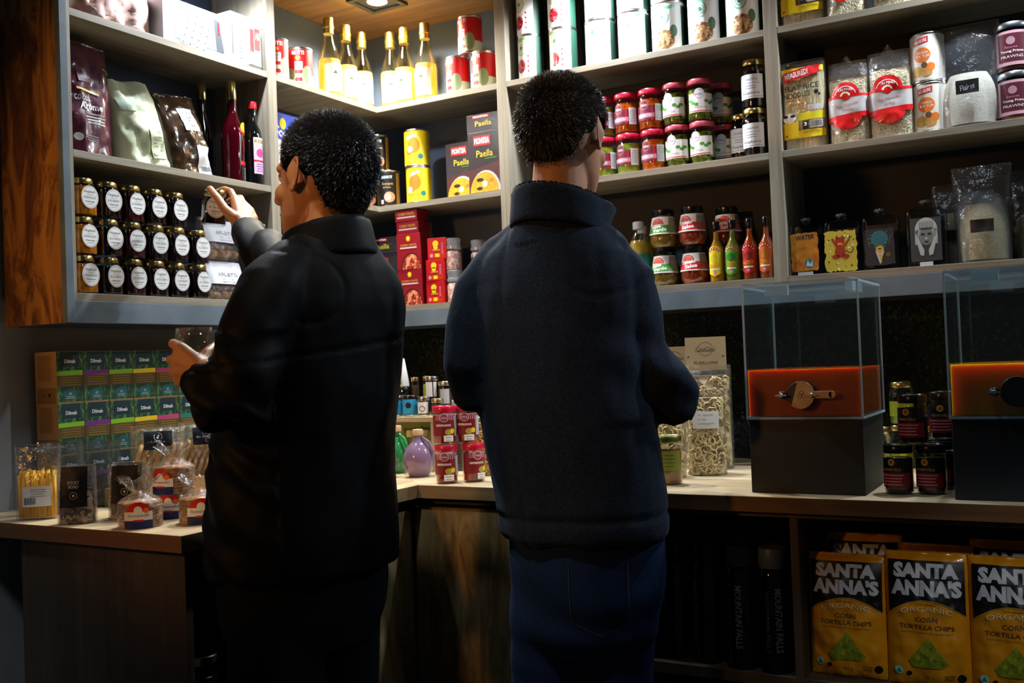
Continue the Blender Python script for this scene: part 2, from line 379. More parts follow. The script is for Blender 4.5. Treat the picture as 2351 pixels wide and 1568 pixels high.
pb('fascia', c, -.016, 0, -.4495, .0, ZF, Z[2] - TH - .0003, slate); pb('fascia', c, 0.0003, .4402, 0, .016, ZF, Z[2] - TH - .0003, slate)
for x0, x1, lb in ((.4403, 1.2014, 'right wall shelving unit with pickle jars, beside the corner unit'), (1.2015, XR2, 'far right shelving unit with rice noodles and patterned flasks')):
    t = thing('shelving_unit', lb, 'shelf', ((x0 + x1) / 2, .1, 1.3), 0, 'wall shelving')
    pb('side_panel', t, x0, x0 + TH, 0, .2, Z[2] - TH - .0002, ZT, oak_z); pb('side_panel', t, x1 - TH, x1, 0, .2, Z[2] - TH - .0002, ZT, oak_z)
    pb('back_panel', t, x0, x1, .2, .205, ZF, ZT, charcoal)
    for z in Z: pb('shelf_board', t, x0 + TH + .0003, x1 - TH - .0003, .0004, .199, z - TH, z, oak_x)
    pb('fascia', t, x0, x1, 0, .016, ZF, Z[2] - TH - .0003, slate)
# ---- canopy board and its downlights
cp = MB().add([(x, y, q) for q in (ZT, ZT + .018) for x, y in ((-.2, -1.0575), (.42, -1.0575), (.42, -.42), (XR2, -.42), (XR2, .2), (-.2, .2))],
              [(5, 4, 3, 2, 1, 0), (6, 7, 8, 9, 10, 11), (0, 1, 7, 6), (1, 2, 8, 7), (2, 3, 9, 8), (3, 4, 10, 9), (4, 5, 11, 10), (5, 0, 6, 11)], warm_x).build('canopy_board')
tag(cp, 'warm oak canopy board over the corner shelves carrying the downlights', 'canopy')
LN = ['over the golden bottles in the corner', 'over the left shelving unit', 'over the tins of the right shelving unit', 'over the noodle packs at far right', 'beyond the right edge of the picture']
for (x, y, k, tint), nm in zip(LAMPS, LN):
    t = thing('downlight', 'square black-rimmed downlight ' + nm, 'lamp', (x, y, ZT), 0, 'canopy downlights')
    h = .065
    m = MB()
    m.box(-h, h, -h, -h + .016, -.009, -.0005, charcoal).box(-h, h, h - .016, h, -.009, -.0005, charcoal).box(-h, -h + .016, -h + .016, h - .016, -.009, -.0005, charcoal).box(h - .016, h, -h + .016, h - .016, -.009, -.0005, charcoal)
    m.box(-h + .016, h - .016, -h + .016, h - .016, -.003, -.0005, charcoal).build('housing', t, bevel=.001)
    MB().lathe([(.024, -.006), (.03, -.0032)], M('lamp_lens', '#ffffff', .5, emit=14), 20).build('lens', t, smooth=True)
    l = bpy.data.lights.new('bulb', 'SPOT'); l.energy = SPOT_W * k; l.spot_size = rad(158); l.spot_blend = .55; l.shadow_soft_size = .022; l.color = tint
    lo = bpy.data.objects.new('bulb', l); COL.objects.link(lo); lo.parent = t; lo.location = (0, 0, -.02)
# ---- worktops and base cabinets
E1, E2, LE = -.4933, .456, -1.2036; TC = .030
wt = MB().add([(x, y, q) for q in (.9 - TC, .9) for x, y in ((-.2145, LE), (E2, LE), (E2, E1), (-.2145, .2145))], [(3, 2, 1, 0), (4, 5, 6, 7), (0, 1, 5, 4), (1, 2, 6, 5), (2, 3, 7, 6), (3, 0, 4, 7)], top_y).build('worktop')
boxo('edge_shade', -.2145, E2 + .0004, LE - .0012, LE - .0002, .9 - TC, .8995, brown_x, wt); boxo('edge_shade', E2 + .0002, E2 + .0006, LE, E1, .9 - TC, .8995, door_x, wt)  # added strips: dim light on the worktop edges painted as darker wood
tag(wt, 'oak worktop along the left wall, wafers and tea boxes on it', 'worktop', 'worktops')
wt2 = MB().add([(x, y, q) for q in (.9 - TC, .9) for x, y in ((E2 + .0006, E1 + .0002), (XR2, E1 + .0002), (XR2, .2145), (-.213, .2145))], [(3, 2, 1, 0), (4, 5, 6, 7), (0, 1, 5, 4), (1, 2, 6, 5), (2, 3, 7, 6), (3, 0, 4, 7)], top_x).build('worktop')
boxo('edge_shade', E2 + .0007, 1.0, E1 - .0012, E1, .9 - TC, .8995, door_x, wt2); boxo('edge_shade', 1.0002, XR2, E1 - .0012, E1, .9 - TC, .8995, brown_x, wt2)  # added strips: the front edge's shade is in their wood, deeper at right
tag(wt2, 'oak worktop along the right wall carrying the two honey dispensers', 'worktop', 'worktops')
ZB = .9 - TC - .0004
# left run: end panel, side, open bay facing +x
t = thing('base_cabinet', 'base cabinet under the left worktop with dark brown end panel', 'cabinet', (.2, -.85, 0), 0, 'base cabinets')
pb('end_panel', t, -.039, .4305, -1.176, -1.16, .0, ZB, shade_z); pb('back_panel', t, -.039, -.03, -1.16, -.5, 0, ZB, charcoal)
pb('bottom_board', t, -.03, .42, -1.16, -.75, .08, .096, shade_z); pb('shelf_board', t, -.03, .42, -1.16, -.75, .44, .456, shade_z)
pb('divider', t, -.03, .42, -.76, -.744, .0, ZB, shade_z); pb('plinth', t, .36, .375, -1.16, -.75, 0, .08, charcoal)
pb('door', t, .415, .43, -.742, -.49, .06, .84, door_z); pb('top_rail', t, .405, .42, -1.16, -.47, .845, ZB, charcoal)
# right run
t = thing('base_cabinet', 'base cabinet with an oak door under the worktop corner, behind the two men', 'cabinet', (.7, -.3, 0), 0, 'base cabinets')
pb('filler_post', t, .4305, .4675, -.4755, -.4600, 0, .846, door_z); pb('door', t, .468, .70, -.4755, -.4600, .06, .846, door_z); pb('door', t, .7022, .90, -.4755, -.4600, .06, .846, door_z)
pb('side_panel', t, .902, .918, -.4755, .2, 0, ZB, door_z); pb('top_rail', t, .431, .902, -.458, -.43, .852, ZB, charcoal); pb('plinth', t, .4305, .902, -.42, -.40, 0, .06, charcoal)
ZS = .549
t = thing('base_cabinet', 'open base cabinet under the right worktop with water bottles and chip bags', 'cabinet', (1.6, -.2, 0), 0, 'base cabinets')
pb('top_rail', t, .9185, XR2, -.4755, -.4595, .858, ZB, shade_z); pb('divider', t, 1.3222, 1.3382, -.4755, .2, 0, .8575, shade_z)
pb('shelf_board', t, .9185, 1.3217, -.4755, .2, ZS - .022, ZS, shade_z); pb('shelf_board', t, 1.3385, XR2, -.4755, .2, ZS - .022, ZS, shade_z)
pb('back_panel', t, .9185, XR2, .2, .206, 0, .8575, charcoal); pb('bottom_board', t, .9185, XR2, -.4755, .2, .06, .076, shade_z)
# ---- artificial hedge panel behind the worktop
hd = thing('hedge_panel', 'dark artificial hedge panel on the wall behind the right worktop', 'plant wall', (.9, .2, 1.1))
boxo('backing', -1.1, 1.45, .002, .010, -.198, .196, M('hedge_backing', '#06080a', .9), hd)
lm = spots('hedge_leaf', [(.2, '#0b160a'), (.5, '#12240e'), (.8, '#1c3616')], 30, 'noise', .8, 0, .1)
b = MB()
for i in range(7000):
    x = random.uniform(-1.08, 1.43); z = random.uniform(-.19, .19); y = -random.uniform(.0, .022); s = random.uniform(.004, .009); a = random.uniform(0, 2 * pi); ty = random.uniform(-.7, .7)
    dx, dz = cos(a) * s, sin(a) * s; px_, pz_ = -dz * .45, dx * .45
    b.add([(x - dx, y, z - dz), (x + px_, y - .002, z + pz_), (x + dx, y - s * ty, z + dz), (x - px_, y - .002, z - pz_)], [(0, 1, 2, 3)], lm)
o = b.build('leaves', hd); o['kind'] = 'stuff'
# ------------------------------------------------------------------ packaged goods
LZ = pi / 2                                   # items on the left wall turn their fronts to +x
def can(label, x, y, z, r, h, rz, body, art, group=None, cat='tin', name='food_tin', n=28, plain=False, ang=0):
    t = thing(name, label, cat, (x, y, z), rz, group)
    MB().lathe([(r * .96, 0), (r, .001), (r, .003), (r * .975, .004), (r * .975, h - .004), (r, h - .003), (r, h - .001), (r * .96, h)], body, n).build('body', t, smooth=True, auto=True)
    MB().lathe([(r * .93, h - .0015), (r * .955, h + .001), (r * 1.012, h + .0004), (r * 1.012, h - .003), (r * .985, h - .004)], steel, n, close=False).build('rim', t, smooth=True)
    MB().lathe([(r * .94, -.0), (r * 1.012, .0003), (r * 1.012, .003), (r * .985, .004)], steel, n, close=False).build('rim', t, smooth=True)
    if art: art.build('label', t, wrap(r * .98, 0, ang))
    return t
def jar(label, x, y, z, r, h, rz, content, lid, art, group=None, lidh=.014, neck=.86, cat='jar', name='glass_jar', fill=.86, ang=0, n=28, sq=0, shoulder=.8, lidart=False):
    t = thing(name, label, cat, (x, y, z), rz, group); hb = h - lidh
    prof = [(r * .86, 0), (r * .97, .002), (r, .006), (r, hb * shoulder), (r * .96, hb * (shoulder + .06)), (r * neck, hb * .95), (r * neck, hb)]
    MB().lathe(prof, glass, n, sq=sq).build('glass_body', t, smooth=True, auto=True)
    q = [(a * .93, max(.004, z_ * .99)) for a, z_ in prof[:-2]]; q = [p for p in q if p[1] < hb * fill] + [(q[-1][0] * (1 if fill < .82 else .95), hb * fill)]
    MB().lathe(q, content, n, sq=sq).build('contents', t, smooth=True, auto=True)
    lr = r * neck * 1.07
    MB().lathe([(lr, hb - .002), (lr * 1.02, hb), (lr * 1.02, h - .003), (lr * .97, h - .0006), (lr * .88, h), (lr * .84, h - .0012), (.001, h - .0012)], lid, n).build('lid', t, smooth=True, auto=True)
    if art: art.build('label', t, wrap(r * (1.0), 0, ang) if not sq else flat(-r * (1 + .0) - .0002, 0))
    return t
def bottle(label, x, y, z, prof, rz, gm, content, fillz, cap, capz, art, group=None, cat='bottle', name='glass_bottle', sq=0, R=None, ang=0, n=24, sx=1, cath=None):
    """prof from the base up to the rim; cap: material, (r, z0, z1)"""
    t = thing(name, label, cat, (x, y, z), rz, group)
    MB().lathe(prof, gm, n, sq=sq).build('glass_body', t, smooth=True, auto=True)
    if content:
        q = [(r * .92, max(.003, zz)) for r, zz in prof if zz < fillz]
        for (r0, a0), (r1, a1) in zip(prof, prof[1:]):
            if a0 < fillz <= a1: q.append(((r0 + (r1 - r0) * (fillz - a0) / (a1 - a0)) * .92, fillz))
        MB().lathe(q, content, n, sq=sq).build('contents', t, smooth=True, auto=True)
    if cap:
        r, a, b_ = capz; MB().lathe([(r, a), (r * 1.02, a + .001), (r * 1.02, b_ - .002), (r * .9, b_)], cap, n).build('cap', t, smooth=True, auto=True)
    if art: art.build('label', t, wrap(R or prof[1][0], 0, ang) if not sq else flat(-(R or prof[1][0]), 0))
    return t
def carton(label, x, y, z, w_, d, h, rz, m, art, group=None, cat='box', name='carton_box', edge=None, side=None, tilt=None):
    """front face at local y = -d/2"""
    t = thing(name, label, cat, (x, y, z), rz, group, tilt)
    boxo('body', -w_ / 2, w_ / 2, -d / 2, d / 2, 0, h, m, t, .0008)
    if art: art.build('front_print', t, flat(-d / 2, 0))
    if side: side.build('side_print', t, lambda u, v, e: (-w_ / 2 - e, -u, v))
    return t
# ===== left unit, top shelf
z = Z[0]
bag_lit_pink = spots('brown_bag_lit_pink', [(.3, '#8a5a4c'), (.55, '#d8b4ac'), (.8, '#efe0e0')], 14, 'noise', .25, .6, .5, dist=.004)  # brown bag, its white-pink lit patches put into the colour
t = thing('plastic_bag', 'bulky brown plastic bag lying on the top shelf at far left, cut by the frame', 'bag', (-.075, -.925, z), LZ, None)
Bag(.24, .16, .13, .3, 3, True, .012, 3, side=.3).mesh(bag_lit_pink, 30, 22).build('body', t, smooth=True)
a = Art(.01)
for k in range(5): a.lines(-.085 + k * .012, .13 - k * .004, .03, 4, .012, .004, cream, 1, .5)
a.build('print', t, Bag(.24, .16, .13, .3, 3, True, .012, 3, side=.3).map())
card_white = M('white_card', '#aeb3b9', .5)  # plain pale grey card, not emissive
dg1, dg2 = M('print_mid_grey', '#7d8590', .6), M('print_deep_grey', '#3d444c', .6)
a = Art(.05); a.rect(-.07, .012, .06, .09, dg1, 0)
for i in range(4):
    for j in range(5):
        x0 = -.03 + i * .021 - j * .006; y0 = .078 - j * .018 - .002 * i; a.poly([(x0, y0), (x0 + .018, y0 - .003), (x0 + .014, y0 + .012), (x0 - .004, y0 + .014)], white, 2)
        a.poly([(x0 + .004, y0 + .002), (x0 + .012, y0 + .001), (x0 + .007, y0 + .008)], dg2, 3)
a.poly([(.06, .012), (.085, .012), (.07, .09), (.052, .09)], dg2, 1); a.rect(.064, .06, .07, .085, red, 2); a.disc(.068, .056, .004, red, 2)
carton('large flat white box with slanted grey pattern on the top shelf at left', -.03, -.697, z, .213, .05, .106, LZ, card_white, a)
a = Art(.05); a.rect(-.024, .02, -.02, .1, dg2, 0)
for j in range(4): a.ring(.006, .025 + j * .026, .007, .011, dg1, 1)
carton('narrow white box printed with grey rings, between two other white boxes', -.028, -.562, z, .056, .05, .128, LZ, card_white, a)
t = thing('clear_packet', 'clear packet with red print at the right end of the top left shelf', 'packet', (-.024, -.505, z), LZ)
boxo('contents', -.024, .024, -.02, .02, .003, .112, M('pale_fill', '#c9ccd2', .5), t, .003)
a = Art(.05); a.rect(-.018, .035, -.004, .1, dred, 0).rect(-.002, .05, .018, .105, red, 0).rect(-.022, .008, .02, .04, white, 1).text('A8', .008, .085, .014, .02, white, 2); a.build('label', t, flat(-.0205))
boxo('film', -.03, .03, -.026, .026, 0, .128, film, t, .004)
# ===== left unit, middle shelf
z = Z[1]
pm = spots('purple_foil', [(.3, '#3c1226'), (.6, '#50182f'), (.8, '#6a2a44')], 8, 'noise', .28, .5, .5, dist=.004)
t = thing('foil_bag', 'tall dark purple foil bag at the left end of the middle left shelf', 'bag', (-.085, -.981, z), LZ)
B = Bag(.15, .262, .1, .16, 3, True, .007, 1, side=.12); B.mesh(pm, 22, 30).build('body', t, smooth=True)
a = Art(.008); a.rect(-.028, .165, .008, .2, M('purple_print', '#51203a', .5), 0); a.text('B', -.01, .19, .008, .01, lgrey, 1).text('BARRY', -.01, .176, .026, .007, lgrey, 1)
a.text('cocoa', -.02, .128, .04, .012, lgrey, 1).text('Arome', .0, .112, .055, .016, white, 1, bold=.02); a.lines(.01, .096, .05, 4, .007, .002, lgrey)
a.rect(-.035, .146, .024, .151, goldp, 1, -.006).rect(.042, .205, .068, .209, lime, 1, -.004)
a.disc(-.035, .04, .009, lgrey, 1); a.lines(.0, .046, .045, 3, .005, .0018, grey); a.build('print', t, B.map())
gm_ = spots('pale_green_paper', [(.3, '#b3bd9a'), (.6, '#cdd3b2'), (.8, '#dfe2c8')], 7, 'noise', .55, .1, .5, dist=.004)
t = thing('paper_bag', 'pale green paper bag with folded top, leaning beside the purple bag', 'bag', (-.08, -.822, z), LZ, None, (.0, rad(-7)))
B = Bag(.14, .205, .1, .12, 3.5, True, .013, 5, side=.25, skew=-.02); B.mesh(gm_, 22, 26).build('body', t, smooth=True)
a = Art(.008); a.rect(-.0, .02, .055, .09, M('sage_print', '#9aa58a', .6), 0); a.text('WHITE', .028, .082, .035, .007, grey, 1); a.lines(.028, .072, .04, 5, .007, .002, grey); a.rect(.005, .028, .05, .035, M('olive_print', '#8f8c3a', .6), 1)
a.rect(-.055, .13, -.01, .16, M('sage_print2', '#8fa08c', .6), 0); a.build('print', t, B.map())
bm_ = spots('dark_brown_film', [(.3, '#241a14'), (.6, '#4a3524'), (.8, '#74563a')], 12, 'noise', .22, .7, .6, dist=.004)
t = thing('film_bag', 'dark brown film bag with a white label, left of the red syrup bottle', 'bag', (-.075, -.688, z), LZ, None, (0, rad(-6)))
B = Bag(.135, .2, .09, .12, 3, True, .013, 9, side=.15, skew=-.02); B.mesh(bm_, 22, 26).build('body', t, smooth=True)
a = Art(.008); a.rect(-.012, .11, .035, .165, white, 0).text('FLOUR', .012, .155, .03, .006, ink, 1); a.lines(.012, .145, .036, 4, .007, .002, grey); a.rect(.01, .005, .052, .075, paper, 0, -.004).rect(.018, .012, .05, .024, grey, 1); a.build('label', t, B.map())
synp = [(.026, 0), (.029, .002), (.029, .12), (.026, .145), (.014, .175), (.012, .19), (.012, .262)]
bottle('dark bottle with gold foil neck standing behind the red syrup bottle', -.13, -.574, z, [(.024, 0), (.026, .002), (.026, .15), (.012, .19), (.011, .268)], LZ, M('dark_bottle', '#160608', .1, coat=1), None, 0, gold, (.0125, .225, .27), None, 'tall dark bottles')
a = Art(.006); a.disc(.012, .14, .014, yellow, 1, 1.2).ring(.012, .14, .012, .02, red, 2, 180, 350, .8); a.rect(-.004, .045, .03, .055, red, 1).text('MONIN', .012, .1, .04, .011, red, 2, 90).rect(.0, .005, .032, .043, black, 0).text('GRENA', .014, .024, .034, .01, lgrey, 1, 90)
bottle('tall red syrup bottle with gold foil neck on the middle left shelf', -.045, -.553, z, synp, LZ, M('red_syrup_glass', '#36020a', .06, coat=1), None, 0, gold, (.0128, .215, .264), a, 'tall dark bottles', R=.029)
a = Art(.006); a.rect(-.018, .03, .018, .125, M('pink_label', '#e9bfe4', .6), 0).rect(-.018, .105, .018, .125, cream, 1).text('ROSE', 0, .115, .03, .009, dred, 2).disc(0, .085, .011, M('rose_pink', '#d8488c', .6), 2).rect(-.018, .062, .018, .066, red, 2); a.lines(0, .056, .026, 4, .006, .0015, purple, 2)
bottle('small dark bottle with red cap and pink rose label next to the shelf divider', -.036, -.49, z, [(.021, 0), (.0235, .002), (.0235, .125), (.021, .145), (.0105, .172), (.0105, .208)], LZ, M('black_glass', '#0a0c0b', .06, coat=1), None, 0, M('red_cap', '#d81e2c', .3), (.0118, .203, .222), a, 'tall dark bottles', R=.0237)
# ===== left unit, bottom shelf: square jam jars
z = Z[2]
berry = M('dark_berry_jam', '#12030a', .12, coat=1); rasp = M('raspberry_jam', '#3c0510', .12, coat=1); marm = spots('marmalade', [(.3, '#a04a05'), (.6, '#d98a12'), (.85, '#e9b62c')], 60, 'noise', .15, 1, .1)
def jam_art(kind):
    a = Art(.006); a.disc(0, .041, .0215, paper, 0, 1.15, n=32).ring(0, .041, .0193, .0199, grey, 1, 0, 360, 1.15, 32)
    a.text('Hogsback', 0, .052, .027, .007, ink, 1); a.rect(-.008, .0455, .008, .0462, grey, 1); a.text(kind, 0, .040, .03, .0048, grey, 1); a.text('Preserve Jam', 0, .031, .022, .004, ink, 1, bold=.02); a.rect(-.008, .0255, .008, .0262, grey, 1); return a
cols = [-1.0165, -.9535, -.8905, -.8275, -.7645, -.7005]; kinds = ['MARMALADE', 'BLACKBERRY', 'RASPBERRY', 'MIXED BERRY', 'STRAWBERRY', 'BLUEBERRY']; matk = [marm, berry, rasp, berry, berry, berry]
cn = ['first column, beside the shelf end', 'second column', 'third column', 'fourth column', 'fifth column', 'sixth column']; rn = ['bottom row', 'middle row', 'top row']
JH = .0835
for i in range(6):
    src = None
    for j in range(3):
        if j == 2 and i == 5: continue
        lb = ('amber marmalade jar' if i == 0 else ('deep red raspberry jam jar' if i == 2 else 'near-black jam jar')) + ' with round white label, ' + rn[j] + ', ' + cn[i]
        loc = (-.034 - random.uniform(0, .003), cols[i] + random.uniform(-.0015, .0015), z + j * (JH + .0003)); rz = LZ + random.uniform(-.04, .04)
        if src is None: src = jar(lb, *loc, .0285, JH, rz, matk[i], gold, jam_art(kinds[i]), 'square jam jars on the bottom left shelf', .011, .8, fill=.9, sq=.55, n=32, shoulder=.76, name='jam_jar')
        else: again(src, lb, loc, rz)
# jar in the hand
hj = jar('near-black square jam jar gripped by the left man above the others',   .1254, -.7913, 1.5172, .0275, .082, rad(60), berry, gold, jam_art('FIG'), None, .011, .8, fill=.9, sq=.55, n=32, shoulder=.76, name='jam_jar')
hj.rotation_euler = (rad(4), rad(4), rad(55))
# amaretti packs
nut = spots('biscuit_lump', [(.2, '#8a5c30'), (.6, '#b0804a'), (.9, '#c99a62')], 60, 'noise', .8, 0, .6)
def amaretti(label, x, y, z, rz):
    t = thing('biscuit_bag', label, 'bag', (x, y, z), rz, 'bags of amaretti'); b = MB()
    for k in range(5):
        for r_ in range(2): b.ball((-.048 + k * .024 + random.uniform(-.003, .003), -.012 + r_ * .026, .014 + random.uniform(0, .003)), (.0135, .0135, .011), nut, 12, 8)
    for k in range(4): b.ball((-.036 + k * .024, .0, .034), (.0135, .0135, .011), nut, 12, 8)
    b.build('biscuits', t, smooth=True)['kind'] = 'stuff'
    B = Bag(.128, .105, .066, .1, 3, True, .006, x * 9, side=.3); B.mesh(film2, 18, 16).build('film', t, smooth=True)
    a = Art(.008); a.rect(-.06, .042, .058, .1, M('white_card_label', '#dfe2ec', .6), 0).text('AMARETTI', 0, .066, .06, .01, grey, 1); a.lines(0, .056, .05, 2, .007, .002, lgrey); a.build('label', t, lambda u, v, e: B.map()(u, v, e + .002)); return t
am = amaretti('lower amaretti biscuit bag with a white label, on the shelf beside the jam jars', -.06, -.6, z, LZ)
again(am, 'upper amaretti biscuit bag, stacked on the other under the raised hand', (-.066, -.602, z + .105), LZ + .05)
t = thing('biscuit_bag', 'biscuit bag mostly hidden at the back between jam jars and held jar', 'bag', (-.15, -.7, z), LZ); b = MB()
for k in range(5):
    for j in range(7): b.ball((-.04 + k * .02, random.uniform(-.008, .008), .015 + j * .022), .012, nut, 10, 7)
b.build('biscuits', t, smooth=True)['kind'] = 'stuff'; Bag(.12, .2, .06, .1, 3, True, .006, 2).mesh(film2, 14, 16).build('film', t, smooth=True)
carton('small white card standing on the bottom shelf by the left divider', -.02, -.487, z, .028, .002, .205, LZ, paper, None, None, 'card', 'price_card')
# ===== corner unit, top shelf
z = Z[0]
silver = M('tin_metal', '#cfcfcf', .3, 1)
def tomato_art():
    r = .0365; a = Art(.006); full = pi * r * .98; a.rect(-full, .036, full, .104, red, 0); a.rect(-full, .006, full, .036, M('label_green_white', '#c9d3c0', .5), 0)
    a.disc(.018, .034, .016, M('label_hill', '#8c9a72', .6), 1, 1.6); a.disc(-.03, .036, .014, M('label_hill', '#8c9a72'), 1, 1.2)
    a.text('MUTTI', -.008, .095, .034, .011, white, 2, bold=.03); a.disc(-.009, .08, .007, orange, 2); a.text('1899', -.009, .08, .014, .006, yellow, 3); a.rect(-.018, .046, .004, .07, M('label_lilac', '#d9c3cf', .5), 2); a.text('POLPA', -.007, .063, .019, .008, dred, 3, bold=.02); a.lines(-.007, .056, .018, 2, .004, .0015, dred, 3)
    a.disc(-.012, .02, .006, red, 3).disc(-.003, .02, .006, red, 3); return a
src = can('tomato tin standing alone at the left end of the corner top shelf', -.046, -.385, z, .036, .111, LZ - .5, silver, tomato_art(), 'red tomato tins')
again(src, 'second red tomato tin from the left divider, beside the golden bottles', (-.049, -.283, z), LZ - .75)
again(src, 'red tomato tin, left one of the lower pair by the right divider', (.264, .053, z), -.12)
again(src, 'red tomato tin, right one of the lower pair touching the right divider', (.352, .055, z), -.05)
again(src, 'red tomato tin stacked on top of the two others by the right divider', (.308, .056, z + .1125), -.02)
wine = thin('golden_drink', '#f6dc90', .6, .05, .45, '#f3da8c'); foil = M('gold_foil', '#e2c260', .3, 1)
wp = [(.031, 0), (.034, .003), (.0345, .1), (.032, .118), (.024, .145), (.0155, .17), (.0135, .185), (.0135, .232)]
def wine_art():
    a = Art(.006); a.rect(-.032, .014, .032, .09, cream, 0); a.disc(0, .09, .032, cream, 0, .25, 0, 180); a.disc(0, .072, .0045, dgreen, 1).disc(-.004, .069, .003, dgreen, 1).disc(.004, .069, .003, dgreen, 1).rect(-.0006, .062, .0006, .068, dgreen, 1); a.lines(0, .056, .04, 4, .008, .0012, M('label_beige', '#c9b688', .6), 1); a.rect(-.03, .004, .03, .012, goldp, 0); return a
wl = ['leftmost golden bottle in the corner, next to the tomato tin', 'second golden bottle from the left in the corner', 'third golden bottle, just left of the shelf corner', 'fourth golden bottle, just right of the shelf corner', 'fifth golden bottle, second from the right', 'rightmost golden bottle of the corner row']
wpos = [(-.046, -.158, LZ - .35), (-.048, -.078, LZ - .45), (-.052, .002, .85), (.018, .055, .6), (.078, .046, .25), (.153, .048, .1)]
src = None
for lb, (x, y, rz) in zip(wl, wpos):
    if src is None:
        src = bottle(lb, x, y, z, wp, rz, thin('wine_glass', '#fbf6dc'), wine, .112, foil, (.0148, .19, .238), wine_art(), 'golden bottles in the corner', R=.0347)
        MB().lathe([(.0162, .206), (.0165, .207), (.0165, .211), (.0162, .212)], foil, 20).build('foil_ring', src, smooth=True)
    else: again(src, lb, (x, y, z), rz)
# ===== corner unit, middle shelf
z = Z[1]
a = Art(.05); a.rect(-.06, .15, .06, .213, M('salt_blue', '#1f49b8', .4), 1).poly([(-.06, .15), (.06, .15), (.06, .12)], M('salt_blue'), 1); a.disc(-.012, .185, .012, yellow, 2, 1.3); a.text('Scota', -.008, .158, .07, .026, white, 3, -14, .02).rect(-.06, .06, .06, .066, lgrey, 1)
carton('blue and white flour pack standing behind the left man, by the divider', -.06, -.37, z, .12, .06, .213, LZ, M('pack_white', '#d5dce8', .5), a, cat='pack', name='flour_pack')
def esc_art():
    r = .0355; a = Art(.006); full = pi * r * .98; a.rect(-full, .006, full, .106, black, 0); a.rect(.027, .006, .042, .104, goldp, 1); a.lines(.034, .098, .012, 14, .0065, .002, brown, 2)
    a.text('SABAROT', -.004, .091, .034, .009, M('label_pale_blue', '#bcd0ea', .5), 2, bold=.02); a.text('Escargots', -.002, .07, .034, .009, M('label_tan', '#c9a070', .5), 2).text('de France', -.004, .06, .024, .006, M('label_tan'), 2)
    a.disc(.003, .03, .017, M('shell', '#d98a68', .5), 1, .95); a.ring(-.002, .031, .008, .0095, white, 2).ring(-.002, .031, .003, .005, white, 2).rect(-.024, .01, -.016, .022, white, 2); return a
src = can('black escargot tin, upper one of the stack right of the man\'s head', -.032, .042, z + .1125, .0335, .111, .6, M('tin_gold', '#c2a662', .3, 1), esc_art(), 'black escargot tins')
again(src, 'black escargot tin at the shelf corner with gold side showing', (.0, .05, z), .52)
again(src, 'black escargot tin half hidden behind the left man\'s head', (-.076, .05, z), .6)
ye = []
def yel_art(k):
    r = .0375; a = Art(.006); full = pi * r * .98; a.rect(-full, .004, full, .106, yellow, 0); a.disc(.004 + k * -.006, .062, .019, orange, 1, 1.25).disc(-.012, .045, .012, orange, 1); a.disc(-.008 - k * .01, .05 - k * .01, .0085, white, 2, 1.1)
    a.text('NESTLE' if not k else 'NIDO', -.002, .088, .036, .01, white, 2, 18, .02); a.text('Klim', .004, .088, .03, .008, red, 1, 18); a.rect(-.03, .024, .03, .026, orange, 1).lines(0, .02, .04, 2, .006, .002, green, 1); a.disc(.024, .028, .008, teal, 2); return a
can('yellow tin with orange print, lower one, on the corner middle shelf', .11, .052, z, .0385, .1095, .3, silver, yel_art(1), 'yellow tins'); can('yellow tin with orange print, stacked upper one, on the corner middle shelf', .108, .051, z + .111, .0385, .1095, .22, silver, yel_art(0), 'yellow tins')
def paella_art(w_, h, full=True):
    a = Art(.05); k = w_ / .112; a.rect(-.036 * k, h * .77, .02 * k, h * .93, red, 1).text('MONTSIA', -.008 * k, h * .85, .05 * k, h * .1, white, 2, 0, .03); a.text('Paella', .0, h * .64 if full else h * .45, .055 * k, h * .11 if full else h * .3, M('print_olive_gold', '#c9b52a', .5), 2, 0, .01)
    a.rect(.0, h * .55, .04 * k, h * .56, green, 2)
    if full:
        a.poly([(-w_ / 2 * .98, h * .02), (w_ / 2 * .98, h * .02), (w_ / 2 * .98, h * .5), (-w_ / 2 * .98, h * .38)], M('paella_red_brown', '#4a1c1c', .5), 0)
        a.disc(.0, h * .02, .05 * k, lgrey, 1, .062 / .05, 0, 180).disc(-.004, h * .02, .0475 * k, spots('rice_dish', [(.3, '#b8860e'), (.6, '#d8a818'), (.85, '#e8c440')], 160, 'noise', .6, 0, .1), 2, 1.2, 0, 180)
        a.disc(-.018 * k, h * .22, .012 * k, M('mussel', '#2c1810', .5), 3, .45).disc(-.002, h * .15, .008 * k, white, 3, 1.1).disc(.02 * k, h * .2, .008 * k, orange, 3, .7).disc(-.02 * k, h * .08, .01 * k, M('mussel'), 3, .5)
    return a
pbx = M('paella_box', '#332c30', .35, coat=.4)
carton('dark paella box at left, partly behind the other paella box', .275, .055, z, .108, .04, .162, 0, pbx, paella_art(.108, .162), 'dark paella boxes')
carton('dark paella box with yellow rice picture against the right divider', .368, .034, z, .112, .04, .178, 0, pbx, paella_art(.112, .178), 'dark paella boxes')
carton('dark paella box lying flat on top of the upright paella boxes', .366, .058, z + .179, .112, .085, .05, 0, pbx, paella_art(.112, .05, False), 'dark paella boxes')
